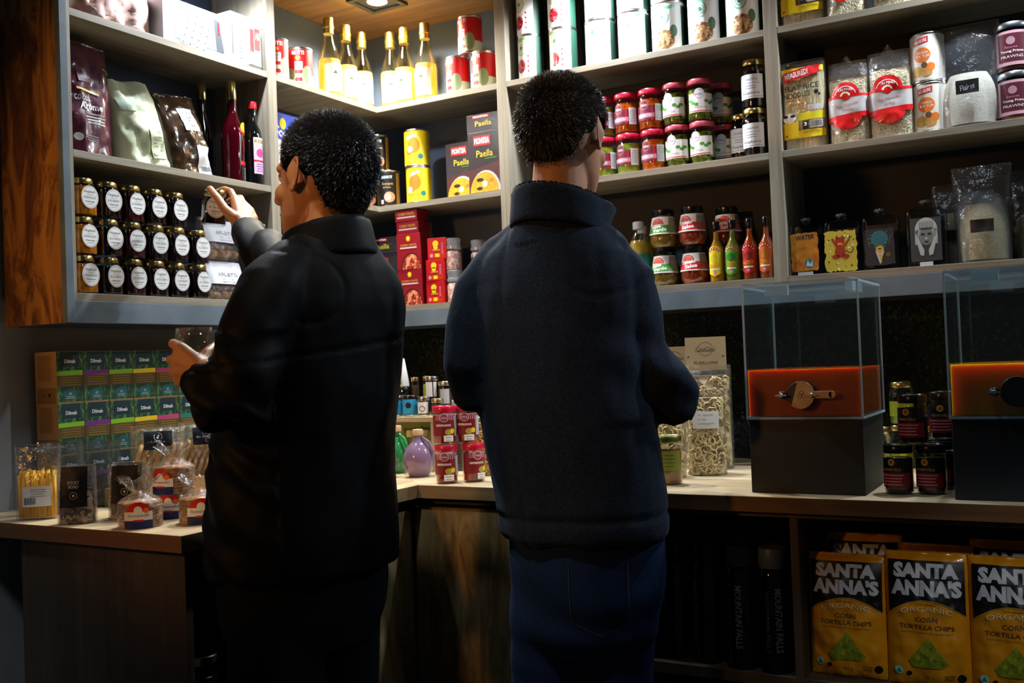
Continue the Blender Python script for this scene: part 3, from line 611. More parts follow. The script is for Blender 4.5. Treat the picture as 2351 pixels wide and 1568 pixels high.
# ===== corner unit, bottom shelf
z = Z[2]
jar('dark jar with white ring label, seen past the left man\'s chin', -.04, -.40, z, .034, .18, LZ, M('black_content', '#111', .2, coat=1), blacklid, Art(.006).rect(-.028, .12, .03, .16, black, 0).text('OO', 0, .142, .035, .014, white, 1, 0, .03), None)
carton('dark paella box, upper lying one, behind the left man\'s shoulder', -.008, .055, z + .162, .112, .085, .05, 0, pbx, paella_art(.112, .05, False), 'dark paella boxes'); carton('dark paella box standing on the bottom shelf behind the left man', -.008, .034, z, .112, .04, .161, 0, pbx, paella_art(.112, .161), 'dark paella boxes')
cbx = M('maroon_box', '#8e1222', .4, coat=.3)
def curry_art():
    a = Art(.05); a.text('CURRY PASTE', .0, .072, .058, .006, goldp, 1, 0, .02).rect(-.03, .062, .03, .066, M('label_lilac'), 1); a.disc(-.0, .092, .007, yellow, 1).rect(-.006, .083, .006, .086, goldp, 1)
    a.disc(.008, .0, .036, M('bowl_rim', '#2c0a08', .5), 1, 1.35, 0, 180).disc(.009, .0, .033, spots('stew', [(.3, '#8a2410'), (.55, '#c8502c'), (.8, '#e89a74')], 120, 'voronoi', .5, .2, .1), 2, 1.35, 0, 180); return a
src = carton('maroon curry box with bowl picture, bottom one of the tall stack', .095, .032, z, .084, .05, .107, 0, cbx, curry_art(), 'maroon curry boxes')
again(src, 'maroon curry box with bowl picture, second from the bottom of the tall stack', (.0935, .032, z + .1075), .02)
for k, lb in enumerate(('third', 'topmost')):
    a = Art(.05); a.text('CURRY PASTE', 0, .022, .058, .008, goldp, 1, 0, .02).rect(-.032, .01, .034, .014, M('label_lilac'), 1)
    carton('small maroon curry box lying flat, %s in the tall stack' % lb, .0905 - k * .004, .04, z + .2155 + k * .036, .08, .06, .0345, 0, cbx, a, 'maroon curry boxes')
a = Art(.05); a.disc(-.004, .047, .0095, yellow, 1).disc(-.004, .036, .007, yellow, 1).rect(-.014, .026, .01, .03, goldp, 1).rect(-.024, .004, .026, .02, M('box_orange_red', '#c8300e', .4), 1).disc(-.018, .012, .005, pink, 2).rect(-.006, .007, .008, .017, yellow, 2); a.lines(.018, .048, .008, 7, .005, .002, pink)
src = carton('small red box with yellow emblem, bottom of the three stacked by the salt grinder', .181, .04, z, .062, .055, .064, 0, M('bright_red_box', '#c01018', .4, coat=.3), a, 'small red boxes')
again(src, 'small red box with yellow emblem, middle of the three stacked', (.182, .04, z + .0645), .05); again(src, 'small red box with yellow emblem, top of the three stacked', (.187, .043, z + .129), .12)
salt = spots('pink_salt', [(.2, '#c98a80'), (.5, '#e0b4aa'), (.8, '#f0dcd6')], 170, 'voronoi', .4, .3, .3)
def grinder(label, x, y, z, group='pink salt grinders'):
    t = thing('salt_grinder', label, 'grinder', (x, y, z), 0, group); MB().lathe([(.02, 0), (.0225, .002), (.0225, .05), (.019, .056)], salt, 20).build('contents', t, smooth=True, auto=True)
    MB().lathe([(.021, -.0), (.0235, .001), (.0235, .052), (.0195, .06)], glass, 20).build('glass_body', t, smooth=True, auto=True)
    MB().lathe([(.0195, .06), (.0225, .062), (.0225, .07), (.02, .071), (.0205, .078), (.0225, .092), (.019, .0935)], thin('grinder_cap_plastic', '#e6eaee', 1.2, .1, .3, '#dfe5ea'), 20).build('cap', t, smooth=True, auto=True); return t
gsrc = grinder('pink salt grinder with clear cap, upper one beside the red boxes', .2305, .042, z + .0955); again(gsrc, 'pink salt grinder, lower one, half behind the right man\'s shoulder', (.236, .036, z)); again(gsrc, 'pink salt grinder standing further back by the man\'s shoulder', (.262, .13, z + .0955)); again(gsrc, 'pink salt grinder at the back, hidden lower one', (.262, .13, z))
# ===== right unit, top shelf: tall tins
z = Z[0]
nuts = spots('nut_print', [(.2, '#6a4a2c'), (.5, '#a87c4c'), (.85, '#d8b488')], 150, 'voronoi', .5, 0, .1); berryp = spots('berry_print', [(.2, '#8e0c1c'), (.6, '#d02030'), (.9, '#ec5a5a')], 150, 'voronoi', .4, .3, .1)
def tin_art(r, kind):
    a = Art(.006); full = pi * r * .98; a.rect(-full * .36, .004, full * .36, .118, white, 0).rect(full * .36, .004, full, .118, dgreen, 0).rect(-full, .004, -full * .36, .118, dgreen, 0)
    c2 = lgreen if kind == 'berry' else M('print_sea_green', '#7ec4ae', .5)
    a.ring(-.004, .088, .014, .018, c2, 1, 0, 360, 1.2).ring(-.004, .088, .008, .0105, c2, 1, 0, 360, 1.2).disc(-.004, .088, .005, M('ring_core', '#3d7a68'), 1, 1.2); a.rect(-.03, .108, .03, .117, c2, 1).text('WILD&FRESCO', 0, .1125, .05, .006, green, 2)
    if kind == 'berry':
        a.disc(-.006, .037, .016, berryp, 1, 1.2); [a.disc(.018, .02 + k * .014, .0028, red, 1) for k in range(4)]
    elif kind == 'nut': a.disc(.0, .028, .028, nuts, 1, .95); a.disc(.026, .05, .01, M('leaf_grey_green', '#4c6a52'), 1, 1.6)  # nut picture and a printed grey-green leaf
    else: a.disc(0, .034, .02, M('pale_yellow_print', '#efe2a8'), 1, .9); a.text('LENTILS', 0, .012, .03, .006, green, 1)
    return a
TN = 'tall printed tins on the right unit top shelf'; tm = M('tin_white', '#e8ecec', .35)
def tin(lb, x, y, zz, r, h, kind, rz=0): return can(lb, x, y, zz, r, h, rz, tm, tin_art(r, kind), TN)
s1 = tin('lower berry tin at the left end, next to the divider', .513, .047, z, .036, .122, 'berry', -.25); again(s1, 'upper berry tin at the left end, next to the divider', (.512, .047, z + .1225), -.3)
s2 = tin('lower berry tin, second stack from the divider', .614, .05, z, .039, .122, 'berry', -.1); again(s2, 'upper berry tin, second stack from the divider, cut by the frame', (.613, .05, z + .1225), -.05)
tin('glaring white tin, third stack, lower one', .726, .052, z, .0415, .124, 'plain', 0); tin('glaring white tin, third stack, upper one cut by the frame', .727, .053, z + .1245, .0415, .124, 'plain', .1)
tin('glaring white tin, fourth stack, lower one', .824, .052, z, .042, .126, 'plain', .1); tin('glaring white tin, fourth stack, upper one cut by the frame', .824, .053, z + .1265, .042, .124, 'plain', 0)
s3 = tin('nut tin with green lettering, third tin from the right divider', .922, .054, z, .0445, .13, 'nut', .05); again(s3, 'upper nut tin cut by the frame, stacked on the third tin from the right', (.922, .055, z + .1305), .1)
again(s3, 'nut tin with green lettering, second from the right divider', (1.021, .055, z), .12); again(s3, 'nut tin beside the right divider', (1.12, .056, z), .2)
again(s3, 'upper nut tin cut by the frame, second from the right divider', (1.02, .055, z + .1305), .05)
# ===== right unit, middle shelf: pickle jars
z = Z[1]
pep = spots('red_peppers', [(.2, '#8a1c06'), (.5, '#d05a0c'), (.85, '#eea02c')], 70, 'noise', .15, 1, .3); cuc = spots('green_pickles', [(.2, '#4d5a10'), (.5, '#93a02c'), (.85, '#cbd078')], 80, 'noise', .15, 1, .3); olv = spots('green_olives', [(.2, '#3a4210'), (.5, '#6f7a20'), (.85, '#a0a848')], 55, 'voronoi', .12, 1, .5)
redl = M('wine_label', '#74203a', .4)
def pick_art(r):
    a = Art(.006); a.rect(-.044, .024, .044, .062, redl, 0); a.disc(-.008, .064, .014, redl, 0); a.ring(-.008, .064, .0115, .0125, M('label_mauve', '#c58aa8', .5), 1); a.text('Feinkost', -.008, .064, .018, .007, white, 1)
    a.rect(-.03, .03, .02, .042, M('label_mauve', '#c58aa8', .5), 1).text('PEPERONI', -.006, .036, .04, .007, white, 2); a.rect(.022, .022, .044, .066, paper, 1).rect(.012, .022, .016, .06, red, 1); a.lines(.033, .06, .016, 8, .0045, .0012, grey, 2); return a
def jal_art(r):
    a = Art(.006); a.rect(-.036, .022, .04, .07, white, 0); a.disc(-.006, .07, .013, white, 0); a.ring(-.006, .068, .0105, .0112, blue, 1); a.text('Olivas', -.006, .068, .014, .006, blue, 1)
    for dx, dy in ((-.024, .046), (-.014, .042), (.012, .05), (.022, .045), (.03, .05), (-.03, .052)): a.disc(dx, dy, .006, green, 1, .7)
    a.text('REINA', -.002, .034, .034, .005, M('label_mauve', '#c58aa8'), 1); a.rect(-.034, .024, .034, .0262, red, 1).rect(-.034, .0665, -.012, .068, red, 1); return a
PJ = 'stacked pickle jars'; r, h = .0335, .1075
a1 = jar('red-lidded jar of red peppers, lower one, second stack from the man\'s head', .87, .046, z, r, h, -.05, pep, redlid, pick_art(r), PJ, .013, .93)
again(a1, 'red-lidded jar of red peppers, upper one, beside the green olive jars', (.866, .046, z + h + .0006), .05); again(a1, 'red-lidded jar of red peppers, upper one, nearest to the right man\'s head in full view', (.797, .047, z + h + .0006), -.1)
a2 = jar('red-lidded jar of green pickles, lower one, beside the pepper jar', .7985, .047, z, r, h, -.12, cuc, redlid, pick_art(r), PJ, .013, .93)
again(a2, 'red-lidded pickle jar, lower one, half behind the right man\'s head', (.726, .046, z), .3); again(a2, 'red-lidded pickle jar, upper one, half behind the right man\'s head', (.727, .047, z + h + .0006), .2)
a3 = jar('pink-lidded olive jar, lower one, left stack', .938, .046, z, .0325, .109, -.05, olv, pinklid, jal_art(.0325), PJ, .012, .93)
again(a3, 'pink-lidded olive jar, upper one, left stack', (.934, .046, z + .1096), -.1); again(a3, 'pink-lidded olive jar, lower one, right stack', (1.004, .047, z), -.1); again(a3, 'pink-lidded olive jar, upper one, right stack with price sheet', (1.0, .047, z + .1096), .5)
again(a3, 'pink-lidded olive jar standing in the shade behind the right stack, lower', (1.035, .122, z), .3); again(a3, 'pink-lidded olive jar in the shade behind the right stack, upper', (1.03, .122, z + .1096), .35)
dark = M('dark_preserve', '#170a10', .12, coat=1)
def wl_art():
    a = Art(.006); a.rect(-.03, .022, .034, .082, M('label_cool_white', '#d5d9e4', .6), 0); a.text('Greenfields', .002, .07, .036, .006, grey, 1); a.rect(-.022, .06, .026, .0608, grey, 1); a.lines(.0, .054, .036, 2, .006, .0014, grey, 1); a.text('Raspberry', .002, .035, .046, .0085, ink, 1); a.rect(-.026, .026, .03, .0268, ink, 1); return a
b1 = jar('dark preserve jar with white label, lower one beside the right divider', 1.142, .044, z, .031, .1205, -.1, dark, gold, wl_art(), 'dark preserve jars', .012, .86)
again(b1, 'dark preserve jar with white label and gold lid, upper one by the divider', (1.143, .044, z + .1212), -.05); again(b1, 'dark preserve jar with dim label, third one standing left and behind', (1.096, .083, z), .1)
# ===== right unit, bottom shelf
z = Z[2]
def wbot(lb, x, y, rz=0):
    juice = M('lemon_juice', '#c9a84a', .15, coat=1)
    a = Art(.006); a.rect(-.05, .03, .05, .09, teal, 0).disc(-.016, .075, .014, yellow, 1).rect(-.01, .035, .03, .05, M('label_leaf', '#2f8a3c'), 1).disc(-.012, .046, .009, pink, 1).text('LIMON', .0, .065, .03, .01, white, 2)
    return bottle(lb, x, y, z, [(.028, 0), (.031, .004), (.031, .1), (.027, .12), (.0145, .148), (.013, .156), (.013, .17)], rz, thin('soft_bottle', '#f0f4ec'), juice, .128, M('cap_lilac', '#b8bcc8', .4), (.0145, .158, .178), a, 'juice bottles', R=.0313)
wbot('juice bottle with pale cap and teal label, nearest the right man\'s shoulder', .815, .05); wbot('juice bottle with pale cap, second one partly behind the salsa jars', .862, .115, .3); wbot('juice bottle at the back behind the right man\'s shoulder', .79, .14, .4)
sg = spots('salsa_verde', [(.2, '#5c4a12'), (.6, '#94701e'), (.9, '#b89a3c')], 90, 'noise', .15, 1, .2); sr = spots('tomato_salsa', [(.2, '#6a1c08'), (.6, '#a83c14'), (.9, '#cc6a34')], 90, 'noise', .15, 1, .2)
def salsa(lb, x, y, zz, rz, green_, grp='salsa jars'):
    t = thing('salsa_jar', lb, 'jar', (x, y, zz), rz, grp); r = .0375
    MB().lathe([(.028, 0), (.03, .001), (.0365, .012), (.038, .022), (.0365, .032), (.034, .05), (.0285, .075), (.026, .082), (.026, .088)], glass, 28).build('glass_body', t, smooth=True, auto=True)
    MB().lathe([(.0275, .002), (.0345, .012), (.036, .022), (.0345, .032), (.032, .05), (.027, .073)], sg if green_ else sr, 28).build('contents', t, smooth=True, auto=True)
    MB().lathe([(.028, .083), (.0285, .084), (.0285, .098), (.0265, .1005), (.001, .1005)], blacklid, 24).build('lid', t, smooth=True, auto=True)
    a = Art(.005); c_ = green if green_ else red
    a.rect(-.04, .034, .056, .08, M('label_warm_white', '#e4dcd2', .5), 0).rect(-.04, .036, .056, .058, c_, 1).rect(.022, .036, .056, .078, M('label_side', '#8a8274' if green_ else '#7e2a24', .5), 1)
    a.disc(-.008, .06, .017, M('sun_red', '#c43c34', .5), 1, .95, 0, 180).ring(-.008, .06, .011, .013, M('sun_pale', '#e88a80'), 2, 0, 180)
    if green_: a.text('Salsa', -.012, .0555, .03, .0095, white, 3, 6, .03).text('Verde', -.002, .0455, .038, .0095, white, 3, 6, .03)
    else: a.text('Tomato', -.008, .057, .04, .0095, white, 3, 6, .03).text('Salsa', .0, .0465, .034, .0095, white, 3, 6, .03)
    a.rect(-.04, .0355, .05, .0372, white, 3)
    def mp(u, v, e):
        rr = .0365 - (v - .032) * .19 + .0012; return ((rr + e) * sin(u / rr), -(rr + e) * cos(u / rr), v)
    a.build('label', t, mp); return t
sa = salsa('green-labelled salsa verde jar, lower one of its stack', .886, .05, z, .0, True); again(sa, 'green-labelled salsa verde jar, upper one of its stack', (.886, .05, z + .1012), .1)
sb = salsa('red-labelled tomato salsa jar, lower one of its stack', .967, .05, z, .05, False); again(sb, 'red-labelled tomato salsa jar, upper one of its stack', (.966, .05, z + .1012), -.05); again(sb, 'tomato salsa jar in the shade behind, upper one left of the hot sauces', (1.032, .13, z + .1012), .3); again(sb, 'tomato salsa jar in the shade behind, lower one', (1.032, .13, z), .3)
def hot(lb, x, rz, liq, lab, arc_, word, acc):
    a = Art(.004); a.rect(-.0165, .022, .0165, .078, lab, 0).disc(0, .078, .0165, lab, 0, .8, 0, 180).poly([(-.0165, .022), (.0165, .022), (0, .014)], lab, 0)
    a.ring(0, .07, .012, .018, arc_, 1, 20, 160, 1.0); a.disc(0, .06, .011, acc, 1, .95); a.text(word, 0, .042, .026, .012, M('label_orange_text', '#e8a21e') if acc != yellow else M('olive_text', '#6a6a10'), 2, 8, .02); a.rect(-.012, .03, .012, .0345, cream if lab != green else red, 2).disc(0, .024, .004, pink if lab != green else red, 2)
    for k in range(6):
        an = 25 + k * 26; a.disc(.0148 * cos(rad(an)), .07 + .0148 * sin(rad(an)), .0016, white, 2, n=8)
    return bottle(lb, x, .034, z, [(.0165, 0), (.0195, .003), (.0205, .07), (.0195, .085), (.0085, .108), (.007, .12), (.0075, .136)], rz, glass, liq, .128, blacklid, (.0095, .134, .1545), a, 'hot sauce bottles', R=.0208)
hot('yellow hot sauce bottle, first from the salsa jars', 1.0325, .0, M('mango_sauce', '#c98a14', .15, coat=1), yellow, M('arc_red', '#c8452c'), 'MANGO', M('acc_y', '#d8c21e'))
hot('green hot sauce bottle, second in the row', 1.0745, .03, M('green_sauce', '#7f8c24', .15, coat=1), M('label_green2', '#5aa52c', .5), M('arc_red'), 'VERDE', M('acc_g', '#2f7a24'))
hot('red-orange hot sauce bottle, third in the row', 1.1185, .0, M('rojo_sauce', '#b8480c', .15, coat=1), M('label_redo', '#c0281c', .5), M('arc_d', '#a01420'), 'ROJO', M('acc_r', '#8e1418'))
hot('orange hot sauce bottle, last one next to the divider', 1.1605, -.05, M('chili_sauce', '#b8561c', .15, coat=1), M('label_or', '#c85a1c', .5), M('arc_o', '#b83a14'), 'CHILI', M('acc_o', '#b86a14'))
# ===== far right unit, top shelf: noodle packs cut by the frame
z = Z[0]
straw = spots('noodle_strands', [(.25, '#b5a878'), (.5, '#e0d6ac'), (.8, '#fff6d8')], 70, 'noise', .5, .2, .9, (1.6, 1.6, .16), 5, .004)
curly = spots('curly_noodles', [(.3, '#a89a68'), (.48, '#e0d6ac'), (.56, '#bfb180'), (.75, '#fbf4d4')], 75, 'noise', .5, .2, 1, (1, 1, 1), 6, .006)
def strands(mb, w_, h, d, n, curl, m, z0=.004):
    """loose ribbons lying just inside the pack's front"""
    for i in range(n):
        x = random.uniform(-w_ / 2, w_ / 2) * .92; zz = random.uniform(z0, h); a = random.uniform(0, 2 * pi); P = []
        if curl:
            rr = random.uniform(.006, .016); st = random.uniform(0, 6)
            for k in range(7): xx = max(-w_ / 2, min(w_ / 2, x + rr * cos(st + k * .6))); z2 = max(.003, zz + rr * sin(st + k * .6) * .8); P.append((xx, -d(xx, z2) + random.uniform(-.001, .001), z2))
        wd = .0011
        for p, q in zip(P, P[1:]):
            dx, dz = q[0] - p[0], q[2] - p[2]; L_ = math.hypot(dx, dz) + 1e-6; nx, nz = -dz / L_ * wd, dx / L_ * wd
            mb.add([(p[0] - nx, p[1], p[2] - nz), (p[0] + nx, p[1] - .0008, p[2] + nz), (q[0] + nx, q[1] - .0008, q[2] + nz), (q[0] - nx, q[1], q[2] - nz)], [(0, 1, 2, 3)], m)
ncol = M('noodle_ribbon', '#f6eed0', .5)
def flatpack(lb, x, zz, h=.215):
    t = thing('noodle_pack', lb, 'pack', (x, .04, zz), 0, 'flat rice noodle packs', (rad(3), 0)); B = Bag(.106, h, .05, .5, 4, True, .003, x * 3, side=.35)
    Bi = Bag(.098, h * .88, .042, .5, 5, True, .004, x * 3, side=.4); Bi.mesh(straw, 18, 22).build('noodles', t, smooth=True); B.mesh(film, 18, 22).build('film', t, smooth=True)
    a = Art(.007); a.rect(-.05, .185, .05, .198, yellow, 0).poly([(-.045, .165), (.022, .176), (.022, .2), (-.045, .188)], M('banner_red', '#d8202c', .4), 2).poly([(.02, .176), (.045, .182), (.04, .19), (.045, .2), (.02, .198)], M('banner_red'), 2).text('MEASURED!', -.012, .183, .056, .014, white, 3, 9, .03)
    a.text('FLAT RICE', .0, .15, .08, .013, ink, 3, 2, .015).text('NOODLES', -.012, .132, .062, .013, ink, 3, 2, .015).disc(.033, .134, .005, ink, 3, 1.1).disc(.04, .128, .003, ink, 3); a.lines(-.03, .12, .03, 1, .01, .0012, grey, 3).lines(-.012, .111, .04, 2, .003, .001, grey, 3)
    a.rect(.012, .093, .044, .105, M('label_lilac2', '#c9c4cc', .5), 3).disc(-.033, .078, .016, white, 2, .75).disc(-.042, .083, .006, ink, 3, .6).disc(-.024, .083, .006, ink, 3, .6)
    a.rect(-.05, .03, -.012, .068, yellow, 2).rect(-.012, .07, .05, .088, M('print_yellow_lime', '#e0d820', .5), 2).rect(-.05, .028, .05, .046, yellow, 1); a.rect(-.002, .048, .012, .068, ink, 3).text('3', .005, .06, .007, .009, white, 4, 0, .03)
    a.rect(.016, .05, .046, .068, white, 3); [a.rect(.018 + k * .0026, .052, .0192 + k * .0026, .067, ink, 4) for k in range(10)]
    a.text('NET WT 500g', .02, .04, .04, .004, ink, 4).disc(-.042, .036, .003, M('banner_red'), 3); a.build('print', t, lambda u, v, e: B.map()(u, v * h / .215, e + .0008)); return t
def taipack(lb, x, zz, h=.2, w_=.096, s=0):
    t = thing('noodle_pack', lb, 'pack', (x, .043, zz), 0, 'curly noodle packs'); B = Bag(w_, h, .066, .5, 4, True, .004, x * 7, side=.3)
    Bi = Bag(w_ * .93, h * .8, .056, .6, 5, True, .007, x * 7, side=.4); Bi.mesh(curly, 20, 22).build('noodles', t, smooth=True)
    b = MB(); strands(b, w_ * .86, h * .74, lambda u, v: Bi.T(u, v) + .0005, 420, True, ncol); o = b.build('loose_strands', t); o['kind'] = 'stuff'
    B.mesh(film2, 20, 22).build('film', t, smooth=True)
    b = MB(); b.add([(-.022, 0, h * .97), (.01, -.004, h * .97), (-.004, -.002, h * 1.1), (-.014, .004, h * 1.06), (.012, .006, h * .98)], [(0, 1, 2), (0, 2, 3), (1, 4, 2), (2, 4, 3)], film2).build('twisted_top', t)
    r2 = M('noodle_red', '#d4161c', .35, coat=.4); a = Art(.006); sc = w_ / .096
    a.rect(-.046 * sc, .062, .046 * sc, .106, M('silver_print', '#b9b4b6', .3, coat=.5), 1); a.rect(-.046 * sc, .106, .046 * sc, .112, r2, 2)
    a.disc(-.004, .108, .033 * sc, r2, 2, 1.05, 0, 180).ring(-.004, .108, .024, .0255, white, 3, 15, 165).text('TAI PING', -.004, .125, .034, .007, white, 3, 0, .02).ring(-.004, .108, .008, .012, cream, 3, 10, 170).poly([(-.018, .108), (.012, .108), (-.003, .098)], r2, 2)
    a.text('Egg Noodle', 0, .088, .05, .008, M('script_rose', '#a86a68'), 3, 6).text('200g', .0, .076, .026, .007, M('script_rose'), 3, 6); a.rect(-.046 * sc, .052, .046 * sc, .064, r2, 2, .006); a.disc(-.002, .056, .034 * sc, r2, 2, .75, 180, 360); a.build('print', t, lambda u, v, e: B.map()(u, v, e + .002)); return t
flatpack('rice noodle pack with yellow band on the top right shelf, cut by the frame', 1.275, z); f2_ = taipack('curly noodle pack on the top right shelf, cut by the frame', 1.377, z); taipack('pale noodle pack near the top right corner of the photo, cut by the frame', 1.483, z)
# ===== far right unit, middle shelf
z = Z[1]
flatpack('flat rice noodle pack with red banner beside the shelf divider', 1.269, z); taipack('curly noodle pack with red fan print, left one of the pair', 1.373, z, .195); taipack('curly noodle pack with red fan print, right one of the pair', 1.467, z, .203, .1)
def fruit_art():
    r = .0365; a = Art(.006); full = pi * r; a.rect(-full * .98, .005, full * .98, .11, M('label_offwhite', '#e2ded4', .5), 0); a.poly([(-.02, .084), (.014, .09), (.014, .104), (-.02, .098)], M('banner_red'), 1).text('MEASURE', -.003, .094, .028, .008, white, 2, 9, .02); a.disc(-.001, .062, .019, orange, 1, .9).text('FRIED', 0, .067, .024, .005, white, 2).text('TEK YUM', 0, .059, .03, .006, white, 2)
    a.disc(-.014, .025, .014, goldp, 1, .9).disc(.008, .022, .013, M('dish_tan', '#c8904c'), 2, .8).disc(.018, .034, .009, orange, 2).disc(.004, .038, .007, brown, 2); a.rect(-.045, .02, -.036, .09, goldp, 1); return a
src = can('tin with orange cloud print, lower one, left of the big pouch', 1.549, .05, z, .0372, .1125, -.12, silver, fruit_art(), 'orange printed tins'); again(src, 'tin with orange cloud print, stacked upper one, left of the big pouch', (1.5475, .05, z + .1145), -.2)
rice = spots('white_grain', [(.3, '#d8d2c0'), (.7, '#f2eee2')], 260, 'noise', .7, 0, .3)
pouchfilm = thin('pouch_film', '#f4f6f8', 1.9, .14, .05, '#c4ccd8', .6, 40)
def pouch(lb, x, y, zz, w_, h, fill, cont, rz=0, art=True, hz=None, writing=None, grp='clear stand-up pouches'):
    t = thing('stand_up_pouch', lb, 'pouch', (x, y, zz), rz, grp); B = Bag(w_, h, .075, .06, 3.2, True, .004, x * 5, side=.12, flare=.12)
    q = MB(); R_ = []
    for k in range(9):
        f = k / 8; zz_ = .006 + fill * f; q_ = (1 - f ** 5 * .25); R_.append((0, 0, zz_, w_ * (.40 + .04 * sin(f * 3)) * q_, max(.006, B.T(0, zz_) - .004) * q_, 0))
    q.rings(R_, cont, 28).build('contents', t, smooth=True, auto=True)
    B.mesh(hz or pouchfilm, 18, 24).build('film', t, smooth=True)
    b = MB(); b.box(-w_ * .5, w_ * .5, -.0022, -.0012, h * .865, h * .875, pouchfilm); b.build('zip_seal', t)
    if art:
        a = Art(.007); a.rect(-.024, h * .3, .024, h * .43, black, 1)
        if writing: a.text(writing, 0, h * .36, .03, .012, lgrey, 2, 8)
        a.build('label', t, lambda u, v, e: B.map()(u, v, e + .0025))
    return t
pouch('large clear pouch of white coconut flakes with small black label', 1.632, .04, z, .128, .235, .115, rice, .0, True, None, 'Flakes')
def mar_art():
    r = .0345; a = Art(.006); a.rect(-.04, .012, .04, .088, M('label_pinkish', '#d8a8b8', .5), 0).rect(-.03, .02, .034, .082, maroon, 1).disc(-.001, .066, .009, M('crest', '#b88a98'), 2); a.text('Sauces', -.001, .052, .026, .005, pink, 2).text('Young Prime', .0, .042, .048, .007, white, 2, 0, .02).text('PRAWNS', .0, .031, .046, .006, white, 2); return a
src = jar('maroon-labelled jar with silver lid, lower one at the right edge', 1.725, .048, z, .036, .108, -.1, M('prawn_paste', '#7a3a34', .2, coat=1), M('silver_lid', '#b8c0c8', .3, 1), mar_art(), 'maroon-labelled jars', .012, .95); again(src, 'maroon-labelled jar with silver lid, upper one at the right edge', (1.724, .048, z + .1085), -.05)
# ===== far right unit, bottom shelf: flasks
z = Z[2]
def flask(lb, x, h, art, rz=0, w_=.082):
    t = thing('glass_flask', lb, 'flask', (x, .035, z), rz, 'decorated flat flasks'); b = MB(); R_ = []
    for zz, a_, d_ in ((0, .46, .8), (.003, .5, 1), (h * .78, .5, 1), (h * .86, .46, .95), (h * .9, .3, .7), (h * .92, .14, .45), (h * .97, .13, .42), (h, .15, .48)): R_.append((0, 0, zz, w_ * a_, .022 * d_, 0))
    # squared-off section
    V = []; F = []; n = 28
    for cx, cy, zz, aa, bb, th in R_:
        for k in range(n):
            tt = 2 * pi * k / n; ct, st = cos(tt), sin(tt); p = .5 if zz < h * .88 else 1
            V.append((aa * abs(ct) ** p * (1 if ct >= 0 else -1), bb * abs(st) ** p * (1 if st >= 0 else -1), zz))
    for i in range(len(R_) - 1):
        for k in range(n):
            q, r_ = i * n + k, i * n + (k + 1) % n; F.append((q, r_, r_ + n, q + n))
    F.append(tuple(range(n - 1, -1, -1))); F.append(tuple(range((len(R_) - 1) * n, len(R_) * n)))
    b.add(V, F, thin('flask_glass', '#dfe6ea', 1.2)).build('glass_body', t, smooth=True, auto=True)
    MB().lathe([(w_ * .155, h * .955), (w_ * .165, h * .965), (w_ * .165, h * .985), (w_ * .15, h)], M('cap_clear_grey', '#5c646c', .15, .3, coat=1), 20).build('stopper', t, smooth=True, auto=True)
    boxo('back_sheet', -w_ * .42, w_ * .42, .012, .0125, .008, h * .76, M('flask_back_dark', '#20242a', .4), t)
    art.build('printed_picture', t, flat(-.0226, 0)); return t
def jag(a, x0, x1, y0, y1, m, l=0, n=12, d=.003):
    P = []; 
    for k in range(n): P.append((x0 + (x1 - x0) * k / n, y0 - random.uniform(0, d)))
    for k in range(n): P.append((x1 + random.uniform(0, d), y0 + (y1 - y0) * k / n))
    for k in range(n): P.append((x1 - (x1 - x0) * k / n, y1 + random.uniform(0, d)))
    for k in range(n): P.append((x0 - random.uniform(0, d), y1 - (y1 - y0) * k / n))
    a.q.append(([(sum(p[0] for p in P) / len(P), sum(p[1] for p in P) / len(P))] + P, [(0, i + 1, (i + 1) % len(P) + 1) for i in range(len(P))], m, l))
a = Art(.05); jag(a, -.031, .031, .012, .1, spots('flask_orange', [(.3, '#9a5210'), (.6, '#c8821c'), (.8, '#d8a034')], 40, 'noise', .5, 0, 0), 0); a.text('WATER', .002, .091, .045, .012, ink, 1, 2, .03).disc(.01, .028, .011, teal, 1).poly([(.002, .022), (.006, .036), (.012, .026), (.018, .036), (.018, .02)], M('label_pale_blue', '#bcd0ea'), 2); a.rect(-.018, .0, .018, .008, lgrey, 1)
flask('flat flask with orange print reading WATER, beside the shelf divider', 1.258, .139, a)
a = Art(.05); jag(a, -.034, .034, .006, .096, M('flask_yellow', '#b3a636', .5), 0, 14, .005); fr = M('flask_redbrown', '#8e2410', .5)
for k in range(34): a.disc(random.uniform(-.03, .03), random.choice((random.uniform(.008, .03), random.uniform(.078, .094), random.uniform(.03, .08))), random.uniform(.0012, .0028), random.choice((fr, ink, white, green, cream)), 1, n=8)
a.disc(-.002, .074, .011, fr, 2, .9).poly([(-.013, .08), (-.008, .09), (-.004, .08)], fr, 2).poly([(.002, .08), (.006, .09), (.01, .08)], fr, 2).disc(-.002, .05, .012, fr, 2, 1.2).disc(-.012, .038, .009, fr, 2, .6).disc(.01, .038, .009, fr, 2, .6); a.poly([(-.022, .08), (-.018, .083), (-.006, .062), (-.01, .058)], fr, 2).poly([(.018, .08), (.022, .077), (.008, .058), (.004, .062)], fr, 2).disc(-.002, .068, .006, orange, 3, .5); a.ring(.02, .054, .007, .009, ink, 3, 180, 400)
flask('flat flask with lively yellow and red figure print, second from the divider', 1.342, .141, a, .03, .085)
a = Art(.05); jag(a, -.031, .031, .012, .094, M('flask_navy', '#0f1c26', .5), 0); a.disc(0, .072, .019, M('flask_teal', '#125a66', .5), 1, 1.0)
for k in range(30): an = random.uniform(0, 2 * pi); rr = random.uniform(.015, .028); a.disc(rr * cos(an), .07 + rr * sin(an) * .8, .0013, M('flask_teal2', '#2c8a8e'), 2, n=6)
